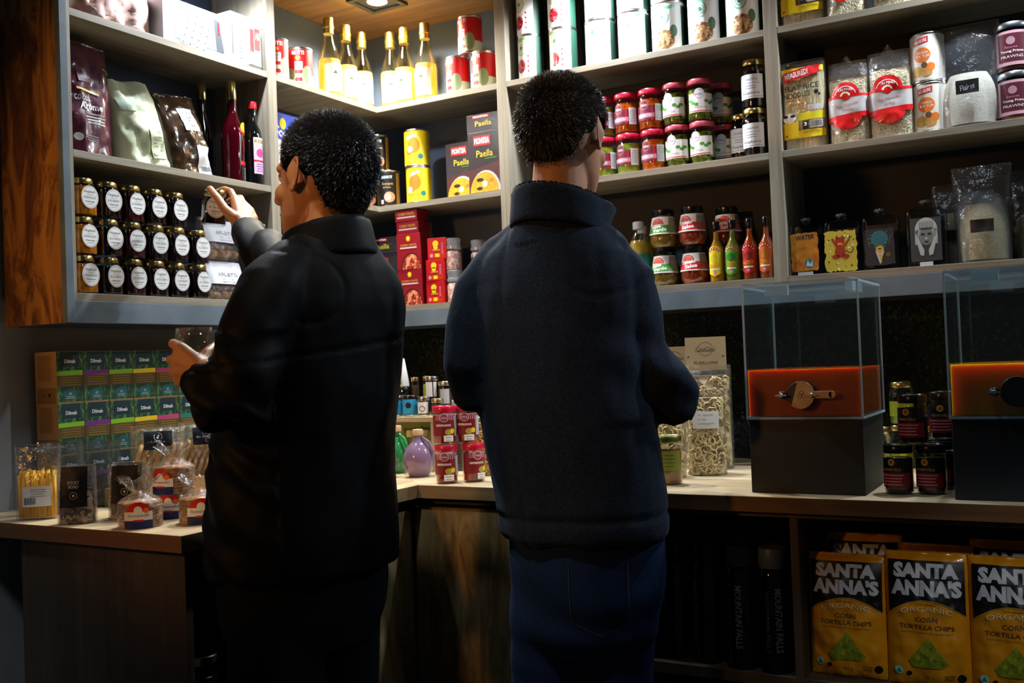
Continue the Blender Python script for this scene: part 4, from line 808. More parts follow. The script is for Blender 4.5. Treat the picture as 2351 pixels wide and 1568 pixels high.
a.disc(0, .048, .009, goldp, 2, .9).poly([(-.01, .044), (.01, .044), (.0, .012)], lgrey, 1).poly([(-.004, .036), (.005, .036), (.003, .014)], M('flask_yellow'), 2).poly([(-.005, .05), (.005, .05), (0, .046)], ink, 3); a.disc(.018, .034, .005, brown, 1)
flask('dark flat flask with teal head print, third from the divider', 1.43, .143, a, 0, .085)
a = Art(.05); g1, g2, g3 = M('portrait_light', '#a8b0b4', .5), M('portrait_mid', '#6c757b', .5), M('portrait_dark', '#1c2227', .5)
a.rect(-.032, .012, .034, .11, M('portrait_ground', '#2c353c', .5), 0); a.disc(.002, .083, .024, g1, 1, 1.15).rect(-.022, .05, -.014, .084, g1, 1).rect(.018, .05, .026, .084, g1, 1).disc(.002, .068, .0155, g2, 2, 1.3); [a.rect(-.012 + k * .0035, .086, -.0112 + k * .0035, .102, g3, 3) for k in range(9)]
a.rect(-.012, .084, .016, .087, g3, 3).disc(-.005, .073, .0042, g3, 3, .7).disc(.009, .073, .0042, g3, 3, .7).disc(.002, .063, .0028, g1, 3).disc(.002, .0555, .005, g3, 3, .4)
a.poly([(-.02, .062), (-.015, .066), (-.003, .036), (-.004, .024), (-.012, .026)], g1, 3).poly([(.024, .062), (.019, .066), (.006, .036), (.007, .024), (.015, .026)], g1, 3); a.rect(-.014, .001, .014, .01, lgrey, 1)
flask('flat flask with grey portrait of a woman resting her face in her hands', 1.53, .152, a, -.02, .09)
flour = spots('beige_grain', [(.3, '#b3a47c'), (.7, '#cfc29a')], 200, 'noise', .8, 0, .3)
pf2 = thin('pouch_film_dull', '#dfe3e6', 1.6, .16, .14, '#8a929a', .6, 40)
pouch('clear pouch of beige flour with blank black label, front one at right', 1.648, .042, z, .118, .218, .125, flour, 0, True, pf2); pouch('clear pouch of beige flour standing behind, left of the front pouch', 1.578, .12, z, .085, .195, .12, flour, .2, True, pf2); pouch('clear pouch of beige flour behind, at the right edge of the photo', 1.745, .122, z, .095, .21, .1, flour, -.2, False, pf2)
carton('dark red packet at the back right behind the flour pouches', 1.72, .165, z, .06, .02, .12, 0, M('dim_red_pack', '#7a1c14', .5), Art(.05).text('8CO', 0, .08, .04, .012, cream, 1), cat='pack', name='spice_packet')
# ------------------------------------------------------------------ right worktop
zc = .9
clearwall = thin('acrylic_pane', '#f0f8fa', 1.0, .03, .015, '#cfe4f0'); edge = thin('acrylic_edge', '#dfeaf0', 1.6, .12, .42, '#cfdcE6'.upper())
def honey_mat(name, col, radius):
    m = M(name, col, .08, sss=1); b = m.node_tree.nodes['Principled BSDF']; b.inputs['Subsurface Radius'].default_value = radius; b.inputs['Specular IOR Level'].default_value = .25; return m
boxblk = spots('matt_black_box', [(.3, '#12161b'), (.7, '#181d23')], 12, 'noise', .6, 0, .05)
def dispenser(lb, x, y, hm, flip):
    t = thing('honey_dispenser', lb, 'dispenser', (x, y, zc), 0, 'honey dispensers'); w_, d, zb, h = .2225, .222, .1475, .268; q = .0045
    boxo('base_box', -w_ / 2 + .001, w_ / 2 - .001, -d / 2 + .001, d / 2 - .001, 0, zb - .0006, boxblk, t, .0015)
    W = w_ / 2 + .002; Dp = d / 2 + .002
    b = MB(); b.box(-W, W, -Dp, -Dp + q, zb, zb + h, acryl).box(-W, W, Dp - q, Dp, zb, zb + h, acryl).box(-W, -W + q, -Dp + q, Dp - q, zb, zb + h, acryl).box(W - q, W, -Dp + q, Dp - q, zb, zb + h, acryl).box(-W + q, W - q, -Dp + q, Dp - q, zb, zb + q, acryl)
    b.build('acrylic_tank', t)
    b = MB()
    for sx in (-1, 1):
        for sy in (-1, 1): b.box(sx * W - .0028 if sx > 0 else -W - .0006, sx * W + .0006 if sx > 0 else -W + .0028, (Dp - .0022) if sy > 0 else -Dp - .0006, (Dp + .0006) if sy > 0 else -Dp + .0022, zb, zb + h, edge)
    for sy in (-1, 1):
        yy = sy * Dp; b.box(-W, W, yy - .001, yy + .001, zb + h - .004, zb + h + .0004, edge).box(-W, W, yy - .001, yy + .001, zb - .0004, zb + .004, edge)
    for sx in (-1, 1):
        xx = sx * W; b.box(xx - .001, xx + .001, -Dp, Dp, zb + h - .004, zb + h + .0004, edge).box(xx - .001, xx + .001, -Dp, Dp, zb - .0004, zb + .004, edge)
    b.build('polished_edges', t)
    b = MB(); b.box(-W + .001, W - .001, -Dp + .001, Dp - .001, zb + h + .0006, zb + h + .0046, acryl); b.box(-.068, -.022, -Dp + .005, -Dp + .016, zb + h - .022, zb + h, edge); b.box(W - .036, W - .022, -.05, .05, zb + h - .018, zb + h, edge); b.build('lid', t)
    MB().box(-W + q + .0006, W - q - .0006, -Dp + q + .0006, Dp - q - .0006, zb + q + .0006, zb + .098, hm).build('honey', t)
    # gate valve
    v = MB(); vx = (-.0 if flip else .0); vz = zb + .048; vy = -Dp; vx0 = .0
    v.lathe([(.026, vy - .012), (.0275, vy - .01), (.0275, vy - .001), (.024, vy)], M('valve_black', '#15171a', .35, coat=.4), 28, ax='y', c=(0, 0, vz)); pl = v.build('valve_body', t, smooth=True, auto=True)
    b = MB(); wd = spots('valve_wood', [(.3, '#a87a4c'), (.7, '#c4945e')], 20, 'noise', .5, .1, .05) if not flip else M('valve_gate_black', '#1d2024', .35, coat=.4)
    P = [(.026 * cos(rad(a_)), .026 * sin(rad(a_))) for a_ in range(-130, 110, 12)]; P = [(px_ + 0, pz) for px_, pz in P]
    V = [(px_, vy - .0135, vz + pz) for px_, pz in P] + [(px_, vy - .0185, vz + pz) for px_, pz in P]; n = len(P)
    F = [tuple(range(n)), tuple(range(2 * n - 1, n - 1, -1))] + [(i, (i + 1) % n, n + (i + 1) % n, n + i) for i in range(n)]
    b.add(V, F, wd); b.box(.024, .060, vy - .0175, vy - .0135, vz - .007, vz + .007, wd); b.lathe([(.007, vy - .0175), (.007, vy - .0135)], wd, 16, ax='y', c=(.060, 0, vz)); b.build('valve_gate', t, bevel=.0008)
    b = MB(); bl = M('bee_print', '#5a3c1c', .6)
    if not flip:
        A_ = Art(.05)
        for k in range(3): an = 90 + k * 120; A_.ring(.003 + .0045 * cos(rad(an)), vz + .0045 * sin(rad(an)), .0034, .0043, bl, 1)
        A_.build('emblem', t, flat(vy - .0186 + .0, 0))
    for sx in (-.036, .022):
        k = MB(); k.lathe([(.0035, vy - .028), (.0045, vy - .026), (.0045, vy - .0), (.003, vy)], steel, 12, ax='y', c=(sx, 0, vz)); k.box(sx - .011, sx + .011, vy - .026, vy - .0235, vz - .0016, vz + .0016, steel); k.build('wing_nut', t, smooth=False)
    for o_ in [c_ for c_ in t.children if c_.name.startswith(('wing_nut', 'valve_gate', 'emblem'))]: o_.parent = pl
    MB().lathe([(.008, vy - .013), (.0085, vy - .011), (.0085, vy - .001)], M('valve_black'), 16, ax='y', c=(-.036, 0, vz)).build('valve_lug', t, smooth=True); return t
dispenser('left acrylic honey dispenser on a black box, wood-coloured gate turned half open', 1.3500, -.3275, honey_mat('dark_honey', (.48, .095, .003), (.035, .010, .0008)), False)
dispenser('right acrylic honey dispenser on a black box, cut by the frame, black gate closed', 1.7290, -.3400, honey_mat('amber_honey', (.66, .24, .012), (.05, .02, .001)), True)
def hart():
    a = Art(.005); a.rect(-.034, .014, .034, .042, M('honey_label_red', '#7e141c', .45), 0).rect(-.034, .042, .034, .07, black, 0); a.disc(0, .062, .0065, M('emblem_gold', '#c8962c', .4), 1).disc(0, .062, .0035, M('emblem_dark', '#7a5410'), 2); a.text('HONEYVELD', 0, .048, .036, .005, M('label_tan'), 1); a.lines(0, .038, .046, 4, .006, .0014, M('label_pinkish'), 1); return a
hn = M('dark_honey_jar', '#2a0c04', .1, coat=1); r = .0275
h1 = jar('dark honey jar with red band label, lower left of the pyramid of three', 1.5135, -.384, zc, r, .0945, -.35, hn, blacklid, hart(), 'dark honey jars', .014, .9)
again(h1, 'dark honey jar with red band label, lower right of the pyramid of three', (1.5705, -.374, zc), -.3); again(h1, 'dark honey jar balanced on top of the pyramid of three', (1.5425, -.376, zc + .0952), -.35)
again(h1, 'dark honey jar standing behind the pyramid, at the second dispenser', (1.5775, -.30, zc), -.4); again(h1, 'dark honey jar furthest back beside the second dispenser', (1.585, -.235, zc), -.2); again(h1, 'dark honey jar on top of the back one, beside the second dispenser', (1.583, -.262, zc + .0952), -.1)
ol = M('green_spread', '#7c8a1c', .15, coat=1)
def oart(): a = Art(.006); a.rect(-.03, .02, .03, .055, M('olive_label', '#98a024', .5), 0).disc(.008, .036, .008, yellow, 1); return a
o1 = jar('green jar with gold lid, lower back one between the dispensers', 1.45, .062, zc, .03, .1, 0, ol, gold, oart(), 'green jars with gold lids', .011, .84, fill=.6)
again(o1, 'green jar with gold lid, upper back one between the dispensers', (1.455, .064, zc + .1006)); again(o1, 'green jar with gold lid close to the first dispenser\'s side', (1.415, -.03, zc)); again(o1, 'green jar with gold lid behind the top honey jar', (1.535, .03, zc)); again(o1, 'green jar with gold lid seen through the first dispenser', (1.375, .06, zc)); again(o1, 'green jar with gold lid, upper one seen through the first dispenser', (1.38, .06, zc + .1006))
pasta = spots('pasta_pieces', [(.3, '#8a744a'), (.5, '#c9b27c'), (.8, '#eadbb0')], 60, 'voronoi', .5, .1, .8, dist=.006); pcol = M('pasta_piece', '#e2cf9c', .5); pcol2 = M('pasta_piece_dim', '#b8a070', .5)
def pieces(mb, w_, h, dfun, n, m, z0=.004, kind='curl'):
    for i in range(n):
        x = random.uniform(-.46, .46) * w_; zz = random.uniform(z0, h); yb = -dfun(x, zz); a = random.uniform(0, pi); P = []
        if kind == 'curl':
            rr = random.uniform(.006, .010); st = random.uniform(0, 6)
            P = [(x + rr * cos(st + k * .55), yb - .0015 - .001 * sin(k), max(.004, zz + rr * sin(st + k * .55))) for k in range(6)]
            mb.tube(P, .0017, m, 5, False)
        else:
            dx, dz = cos(a) * .009, sin(a) * .009
            for sg in (-1, 1): mb.tube([(x - dx, yb - .001, zz - dz), (x + sg * dz * .45, yb - .004, zz - sg * dx * .45), (x + dx, yb - .001, zz + dz)], [.0018, .003, .0018], m, 5, False)
def pastabag(lb, x, y, w_, h, th, kind, n, rz, m, header=None, hh=.07, filmm=None):
    t = thing('pasta_bag', lb, 'bag', (x, y, zc), rz, 'bags of pasta'); B = Bag(w_, h, th, .55, 3.6, True, .004, x * 4, side=.35)
    Bi = Bag(w_ * .92, h * .9, th * .94, .6, 4, True, .006, x * 4, side=.4); Bi.mesh(pasta, 16, 20).build('pasta', t, smooth=True); b = MB(); pieces(b, w_ * .9, h * .88, lambda u, v: Bi.T(u, v) + .001, n, m, kind=kind); o = b.build('pasta_pieces', t, smooth=True); o['kind'] = 'stuff'
    B.mesh(filmm or film2, 16, 20).build('film', t, smooth=True)
    if header:
        boxo('header_card', -w_ * .42, w_ * .42, -.004, .004, h - .012, h + hh, M('header_kraft', '#b59e78', .8), t); a = Art(.05); c_ = h + hh * .58; a.ring(0, c_, .018, .0186, brown, 0, 0, 360, .95).ring(0, c_, .0165, .0169, brown, 0, 0, 360, .95).rect(-.024, c_ - .005, .024, c_ + .006, M('header_kraft'), 1).text(header[0], 0, c_, .045, .0105, ink, 2).text(header[1], 0, h + .006, .058, .0075, brown, 2, 0, .02); a.disc(-w_ * .36, h + .022, .002, ink, 2).disc(w_ * .36, h + .022, .002, ink, 2); a.build('header_print', t, flat(-.004))
    return t
pastabag('tall bag of curled pasta with kraft header card left of the first dispenser', 1.014, -.03, .118, .255, .085, 'twist', 150, .25, pcol2, ('CinoCino', 'FUSILLONI'))
pastabag('bag of pasta with kraft header card, half hidden behind the man\'s elbow', .905, .04, .11, .235, .085, 'twist', 110, .2, pcol2, ('CinoCino', 'PENNONI'))
pb_ = pastabag('clear bag of pale pasta curls in front of the tall pasta bag', 1.052, -.155, .088, .2, .075, 'curl', 190, .3, pcol); a = Art(.01); a.rect(-.03, .11, .03, .15, M('label_glossy_white', '#e8ecee', .3, coat=.6), 1).lines(0, .142, .04, 3, .01, .0015, goldp, 2)  # label is plain glossy white with gold lines
B = Bag(.088, .2, .075, .55, 3.6, True, .004, 1.052 * 4, side=.35); a.build('label', pb_, lambda u, v, e: B.map()(u, v, e + .0025))
pastabag('low clear bag of pasta curls behind the honey jar', .985, -.225, .074, .145, .06, 'curl', 90, .3, pcol)
jar('golden honey jar with green label standing alone near the man\'s hip', 1.0294, -.347, zc, .0295, .107, .35, M('clear_gold_honey', '#a8702a', .12, coat=1), M('dull_gold_lid', '#9fa36a', .35, 1), Art(.006).rect(-.028, .032, .03, .075, M('label_olive_green', '#8f9a3c', .6), 0).lines(0, .066, .03, 4, .008, .0014, brown, 1), None, .013, .93, fill=.84)
# ===== middle of the worktop: red-lidded jars, onion bottles, small riser
def rart():
    r = .027; a = Art(.005); a.rect(-.038, .022, .038, .07, M('pepper_label', '#7c1420', .4), 0).rect(-.02, .058, .038, .072, M('label_mauve'), 0); a.ring(.002, .064, .0095, .0103, white, 1).disc(.002, .064, .0085, M('label_wine2', '#9a4458'), 1).text('Feinkost', .002, .064, .013, .004, white, 2); a.text('PEPPERDEWS', .0, .046, .036, .005, white, 1, 0, .02); a.disc(.012, .03, .009, M('leaf_print', '#a8a03c'), 1, .8).disc(.022, .032, .006, yellow, 1); a.rect(.0, .008, .024, .022, white, 1).lines(.012, .018, .018, 2, .006, .0014, grey, 2); a.rect(.03, .02, .044, .066, lgrey, 1); return a
RJ = 'red-lidded pepper jars on the worktop'; rp = spots('pepper_sauce', [(.3, '#6a1008'), (.6, '#a8280e'), (.9, '#c8501c')], 70, 'noise', .15, 1, .3)
j1 = jar('red-lidded pepper jar, lower left of four beside the purple bottle', .5045, -.442, zc, .0268, .0915, .35, rp, redlid, rart(), RJ, .014, .95); again(j1, 'red-lidded pepper jar, upper left of four beside the purple bottle', (.502, -.441, zc + .092), .5)
again(j1, 'red-lidded pepper jar, lower right of four, nearest the right man', (.553, -.398, zc), .9); again(j1, 'red-lidded pepper jar, upper right of four, nearest the right man', (.541, -.400, zc + .092), .25)
gl = M('purple_glaze', '#7f6788', .18, coat=.7)
def onion(lb, x, y, m, rz=0, h=.12, r=.0385, sq=False):
    t = thing('ceramic_bottle', lb, 'bottle', (x, y, zc), rz, 'onion-shaped ceramic bottles'); k = h / .12
    b = MB(); prof = [(.022, 0), (.025, .003), (.0345, .018), (.0385, .038), (.0375, .055), (.031, .072), (.02, .085), (.0115, .094), (.0105, .108)]; V = []; F = []; n = 32
    for r_, zz in prof:
        for q in range(n):
            an = 2 * pi * q / n; rr = r_ * r / .0385 * (1 + .045 * abs(sin(an * 3)) * min(1, zz / .03)); V.append((rr * cos(an), rr * sin(an), zz * k))
    for i in range(len(prof) - 1):
        for q in range(n): a_ = i * n + q; c_ = i * n + (q + 1) % n; F.append((a_, c_, c_ + n, a_ + n))
    F.append(tuple(range(n - 1, -1, -1))); F.append(tuple(range((len(prof) - 1) * n, len(prof) * n)))
    b.add(V, F, m).build('body', t, smooth=True); MB().lathe([(.0115, .104 * k), (.0135, .106 * k), (.0135, .118 * k), (.012, .12 * k)], M('cork', '#c9a880', .8), 18).build('stopper', t, smooth=True, auto=True)
    b = MB(); b.tube([(.012, -.006, .1 * k), (.03, -.012, .088 * k), (.04, -.012, .06 * k), (.036, -.014, .045 * k)], [.003, .0045, .004, .002], m, 8).build('leaf_handle', t, smooth=True); return t
onion('purple onion-shaped ceramic bottle, whole one next to the red-lidded jars', .3543, -.344, gl, .4); onion('purple onion-shaped ceramic bottle, half hidden behind the left man', .262, -.38, gl, .2, .105)
gg = M('green_glaze', '#2f8a4c', .12, coat=1); t = onion('green glazed ceramic bottle behind the two purple ones', .243, -.285, gg, .1, .125, .032)
rs = thing('display_riser', 'small oak riser with jars on top and oil bottles beneath', 'riser', (.18, -.18, zc)); boxo('top_board', -.17, .165, -.07, .07, .132, .145, top_x, rs, .0008); boxo('side_board', -.168, -.155, -.068, .068, 0, .1315, top_x, rs); boxo('side_board', .148, .16, -.068, .068, 0, .1315, top_x, rs)
boxo('back_print', -.15, .145, .05, .053, .001, .13, M('print_olive_pale', '#a8ac5c', .7), rs); Art(.05).text('montofresco', .03, .105, .11, .016, dgreen, 1, 3, .02).build('lettering', rs, flat(.05))
zr = zc + .1455
oilp = [(.014, 0), (.017, .002), (.017, .05), (.014, .06), (.0075, .075), (.007, .09)]
ob = bottle('small olive oil bottle under the riser, left one', .205, -.17, zc, oilp, 0, glassg, M('olive_oil', '#b8ac28', .1, coat=1), .055, M('pale_cap', '#e6dcb4', .5), (.0105, .086, .104), None, 'small oil bottles')
for k, (xx, lb) in enumerate(((.252, 'second'), (.298, 'third'))): again(ob, 'small olive oil bottle under the riser, %s from the left man' % lb, (xx, -.165, zc))
again(ob, 'small olive oil bottle under the riser at its left side', (.155, -.17, zc))
def small(lb, x, y, r, h, content, lid, art, rz=.3): return jar(lb, x, y, zr, r, h, rz, content, lid, art, 'small jars on the riser', .009, .9, n=20)
cyb = M('cyan_can', '#2f9fd8', .4); a = Art(.005); a.disc(0, .03, .008, ink, 1).lines(.0, .016, .02, 2, .005, .001, white, 1)
small('small blue-labelled jar on the riser, left one', .195, -.215, .0185, .056, cyb, steel, Art(.005).rect(-.018, .008, .018, .044, cyan, 0).rect(-.01, .01, .004, .016, white, 1)); small('small blue-labelled jar with black dot on the riser, right one', .24, -.212, .0215, .056, cyb, blacklid, Art(.005).rect(-.022, .008, .022, .046, cyan, 0).disc(0, .03, .008, ink, 1))
small('small white-labelled jar with steel lid on the riser front row', .284, -.213, .0168, .052, dark, steel, Art(.005).rect(-.015, .008, .017, .038, paper, 0).ring(0, .02, .006, .008, brown, 1)); small('small brown jar with pale lid at the riser\'s right end', .323, -.205, .0172, .046, M('brown_spice', '#4a382c', .4), M('pale_gold_lid', '#cfc8a8', .3, 1), None)
small('taller jar with steel lid and white label, back row of the riser', .27, -.15, .019, .105, dark, steel, Art(.005).rect(-.016, .05, .006, .09, paper, 0).rect(.009, .05, .018, .09, paper, 0)); small('taller brown jar with pale lid, back row of the riser', .31, -.145, .02, .09, M('reddish_spice', '#5c3a2c', .4), M('pale_gold_lid'), Art(.005).rect(-.01, .03, .016, .07, lgrey, 0))
small('slim spice jar with gold lid, back row at the left', .213, -.15, .0115, .104, M('brown_spice'), gold, None); small('slim spice jar with gold lid, back row in the middle', .242, -.135, .0115, .106, M('yellow_spice', '#b8b83c', .4), gold, None)
t = thing('oil_bottle', 'dark bottle with white pointed paper top at the left man\'s sleeve', 'bottle', (.185, -.165, zr)); MB().lathe([(.016, 0), (.018, .002), (.018, .07), (.014, .082)], M('black_glass'), 20).build('glass_body', t, smooth=True); MB().lathe([(.0155, .08), (.0165, .082), (.0045, .155), (.002, .158)], paper, 20).build('paper_top', t, smooth=True, auto=True); Art(.005).text('ROY', 0, .05, .026, .014, lgrey, 1).disc(0, .09, .006, green, 1).build('label', t, wrap(.0182))
bottle('slim bottle with grey cap behind the upper red-lidded jars', .383, -.2, zc, [(.015, 0), (.0175, .002), (.0175, .12), (.011, .15), (.0105, .165)], 0, glass, M('brown_spice'), .11, M('grey_cap', '#a8b0b4', .4), (.0145, .163, .187), None)
bottle('dark green glass bottle behind the grey-capped bottle', .392, -.11, zc, [(.026, 0), (.029, .003), (.029, .13), (.024, .16), (.012, .19), (.012, .215)], 0, M('green_glass_dark', '#06240c', .08, coat=1), None, 0, M('green_cap', '#145c28', .3), (.0135, .205, .23), None)
t = thing('paper_cone', 'white paper-topped bottle, seen beside the right man\'s sleeve', 'bottle', (.44, -.09, zc)); MB().lathe([(.026, 0), (.028, .003), (.028, .14), (.02, .165)], M('green_glass_dark'), 20).build('glass_body', t, smooth=True); MB().lathe([(.032, .158), (.033, .16), (.006, .232), (.002, .234)], paper, 20).build('paper_top', t, smooth=True, auto=True)
pastabag('bag of golden pasta shells between the red-lidded jars and the right man', .502, -.27, .075, .145, .055, 'curl', 90, .3, M('pasta_gold', '#d8a850', .5))
# ------------------------------------------------------------------ left worktop
# tea cartons: three rows, fronts towards +x
tside = kraft
pat = spots('leafy_print', [(.3, '#10241c'), (.5, '#1c4430'), (.62, '#3f7a4c'), (.75, '#7a9a5c')], 90, 'noise', .5, .1, .02, (1, 1, .5))
bands = [lime, purple, lime, yellow, M('band_pink', '#c2447a', .5), teal, lime, purple]
def tea_art(k):
    a = Art(.05); w_ = .0655; a.rect(-w_ / 2, .002, w_ / 2, .036, pat, 0).rect(-.016, .008, .016, .026, M('tea_teal', '#175a5c', .5), 1).disc(0, .026, .011, M('tea_teal'), 1, .5, 0, 180); a.text('et', 0, .02, .007, .006, lgrey, 2).lines(0, .014, .024, 2, .0035, .001, lgrey, 2)
    a.rect(-w_ / 2, .036, w_ / 2, .06, M('tea_brown', '#5c4a1c', .6), 0); a.lines(0, .056, .05, 4, .0055, .0008, goldp, 1, .1); a.rect(-w_ / 2, .06, w_ / 2, .07, bands[k], 1, .002); a.rect(-w_ / 2, .07, w_ / 2, .113, pat, 0).rect(-.024, .08, .024, .112, M('tea_dark_teal', '#11303a', .5), 1).text('Dilmah', 0, .092, .028, .0085, white, 2, 0, .02); return a
TS = 'tea cartons stacked on the left worktop'; cnm = ['first', 'second', 'third', 'fourth', 'fifth', 'sixth', 'seventh', 'eighth']
side = Art(.05); side.lines(-.004, .105, .05, 18, .0032, .0009, brown, 1, .2).rect(-.032, .001, .032, .034, M('kraft_dark', '#8a6a42', .8), 0).disc(.012, .018, .004, ink, 1).text('FSC', -.008, .018, .012, .004, ink, 1)
for k in range(8):
    y = -.9935 + k * .0675; src = None
    for j in range(3):
        lb = 'tea carton with %s band, %s column from the near end, %s row' % (['lime', 'purple', 'pale lime', 'yellow', 'pink', 'teal', 'lime', 'purple'][k], cnm[k], ['bottom', 'middle', 'top'][j])
        loc = (-.1575 + random.uniform(-.0006, .0012), y, zc + j * .1146)
        if src is None:
            src = thing('tea_carton', lb, 'box', loc, LZ, TS); boxo('body', -.033, .033, -.0375, .0375, 0, .114, tside, src, .0006); tea_art(k).build('front_print', src, flat(-.0375))
            if k == 0: side.build('side_print', src, lambda u, v, e: (-.033 - e, -u, v))
        else: again(src, lb, loc)
# straws pouch
ys = M('yellow_straws', '#ffbe00', .4, coat=.3)
def straws(lb, x, y, rz, w_=.088, h=.152, full=True):
    t = thing('zip_pouch', lb, 'pouch', (x, y, zc), rz, 'clear zip pouches'); B = Bag(w_, h, .045, .06, 3.2, True, .003, x * 9 + 1, side=.1)
    if full:
        b = MB()
        for k in range(110):
            px_ = random.uniform(-.034, .034); py_ = random.uniform(-.012, .012); hh = random.uniform(.078, .1); dx = random.uniform(-.004, .004); b.tube([(px_, py_, .004), (px_ + dx, py_ * .8, hh)], .0033, ys, 6, False)
        b.build('yellow_sticks', t, smooth=True)['kind'] = 'stuff'; a = Art(.008); a.rect(-.024, .028, .03, .068, M('label_cool_white'), 1); [a.rect(-.02 + k * .0028, .032, -.0186 + k * .0028, .046, ink, 2) for k in range(8)]; a.lines(.006, .062, .036, 4, .0045, .001, grey, 2); a.build('label', t, lambda u, v, e: B.map()(u, v, e + .001))
    else:
        b = MB(); b.rings([(0, 0, .004, w_ * .42, .014, 0), (0, 0, .05, w_ * .44, .014, 0), (0, 0, .07, w_ * .4, .008, 0)], M('dim_contents', '#3a342c', .6), 20).build('contents', t, smooth=True)
    B.mesh(pouchfilm if full else pf2, 16, 20).build('film', t, smooth=True); b = MB(); b.box(-w_ * .5, w_ * .5, -.0022, -.001, h * .86, h * .875, pouchfilm); b.build('zip_seal', t); return t
straws('clear zip pouch of yellow sticks at the left end of the worktop', -.022, -1.145, rad(38)); straws('clear zip pouch standing behind the yellow one', -.055, -1.07, rad(45), .09, .15, False); straws('clear zip pouch further back, in front of the tea cartons', -.055, -.975, rad(50), .09, .145, False)
rk = spots('rocky_road', [(.2, '#14100e'), (.5, '#3a2a20'), (.7, '#7a6048'), (.9, '#b8a486')], 110, 'voronoi', .35, .5, .4)
def rocky(lb, x, y, rz, h=.113):
    t = thing('snack_bag', lb, 'bag', (x, y, zc), rz, 'black-labelled snack bags'); w_ = .072; B = Bag(w_, h, .042, .3, 3.4, True, .003, x * 9 + 2, side=.3); Bi = Bag(w_ * .9, h * .6, .036, .6, 4, True, .003, x * 9 + 2, side=.4); Bi.mesh(rk, 14, 16).build('contents', t, smooth=True); B.mesh(film2, 16, 18).build('film', t, smooth=True)
    a = Art(.006); a.rect(-.025, .034, .025, h - .002, M('label_matt_black', '#0d1118', .5, spec=.25), 1).text('ROCKY', .0, .081, .022, .006, lgrey, 2).text('ROAD', .0, .073, .018, .006, lgrey, 2).ring(0, .056, .0062, .0068, lgrey, 2).disc(0, .056, .0022, lgrey, 2); a.build('label', t, lambda u, v, e: B.map()(u, v, e + .002)); return t
rocky('snack bag with black ROCKY ROAD label, front one beside the yellow pouch', .118, -1.16, rad(38)); rocky('snack bag with black ROCKY ROAD label, second one, partly behind the wafers', .172, -1.085, rad(36), .108); rocky('snack bag with black label standing right behind the second one', .152, -1.058, rad(36), .11)
waf = spots('wafer', [(.3, '#8a5a2c'), (.5, '#b07c40'), (.8, '#cf9c5c')], 90, 'voronoi', .6, .1, .5)
def wafers(lb, x, y, z, rz, n=8, k=1.0, mess=0):
    t = thing('wafer_pack', lb, 'pack', (x, y, z), rz, 'packs of round wafers'); R_ = .0385 * k; th = .0058
    for i in range(n):
        MB().lathe([(R_ * .97, 0), (R_, .0012), (R_, th - .0018), (R_ * .97, th - .0006)], waf, 28, c=(random.uniform(-.0012, .0012), random.uniform(-.0012, .0012), .0008 + i * th)).build('wafer', t, smooth=True, auto=True)
    H = n * th + .001; b = MB(); V = []; F = []; nn = 36
    for zz, rr in ((0, 1.05), (H * .5, 1.06), (H, 1.05), (H + .006, .8), (H + .016, .32), (H + .03, .45), (H + .044, .8)):
        for q in range(nn):
            an = 2 * pi * q / nn; w2 = 1 + (.22 if zz > H else .015) * sin(an * 7 + zz * 90) * (1 if zz > H + .008 else .3); V.append((R_ * rr * w2 * cos(an) * (1.0 if zz < H + .02 else 1.25), R_ * rr * w2 * sin(an) * (1 if zz < H + .02 else .5), zz + (.006 * sin(an * 5 + x * 50) if zz > H + .02 else 0)))
    for i in range(6):
        for q in range(nn): a_ = i * nn + q; c_ = i * nn + (q + 1) % nn; F.append((a_, c_, c_ + nn, a_ + nn))
    b.add(V, F, film2).build('film', t, smooth=True)
    a = Art(.004); a.rect(-.026, .001, .026, .016, M('label_navy', '#16286c', .5), 1).rect(-.026, .016, .026, .032, paper, 1).rect(-.009, .014, .009, .0175, red, 2).text('Stroopwafel', 0, .0245, .038, .007, blue, 2); a.disc(0, .032, .022, red, 1, .8, 0, 180).disc(0, .034, .0075, paper, 2, 1.1).disc(.014, .034, .005, orange, 2); a.build('label', t, wrap(R_ * 1.065)); return t
wafers('film-wrapped stack of round wafers at the worktop\'s front, nearest the camera', .283, -1.147, zc, rad(45)); wafers('film-wrapped stack of round wafers touching the left man\'s jacket', .362, -1.072, zc, rad(48))
wafers('film-wrapped stack of round wafers under the upper one, behind the other two', .25, -1.035, zc, rad(30), 8); wafers('film-wrapped stack of round wafers, set on top of the rear stack', .251, -1.037, zc + .0478, rad(10), 9)
ct = thing('card_tray', 'low brown cardboard tray holding the bags of rusks', 'tray', (.03, -.83, zc)); boxo('base', -.065, .065, -.15, .17, 0, .04, kraft, ct); boxo('front_wall', .0655, .0685, -.15, .17, 0, .052, kraft, ct)
bk = spots('rusk_slice', [(.3, '#a07840'), (.6, '#c9a468'), (.85, '#dcc090')], 60, 'noise', .7, 0, .4)
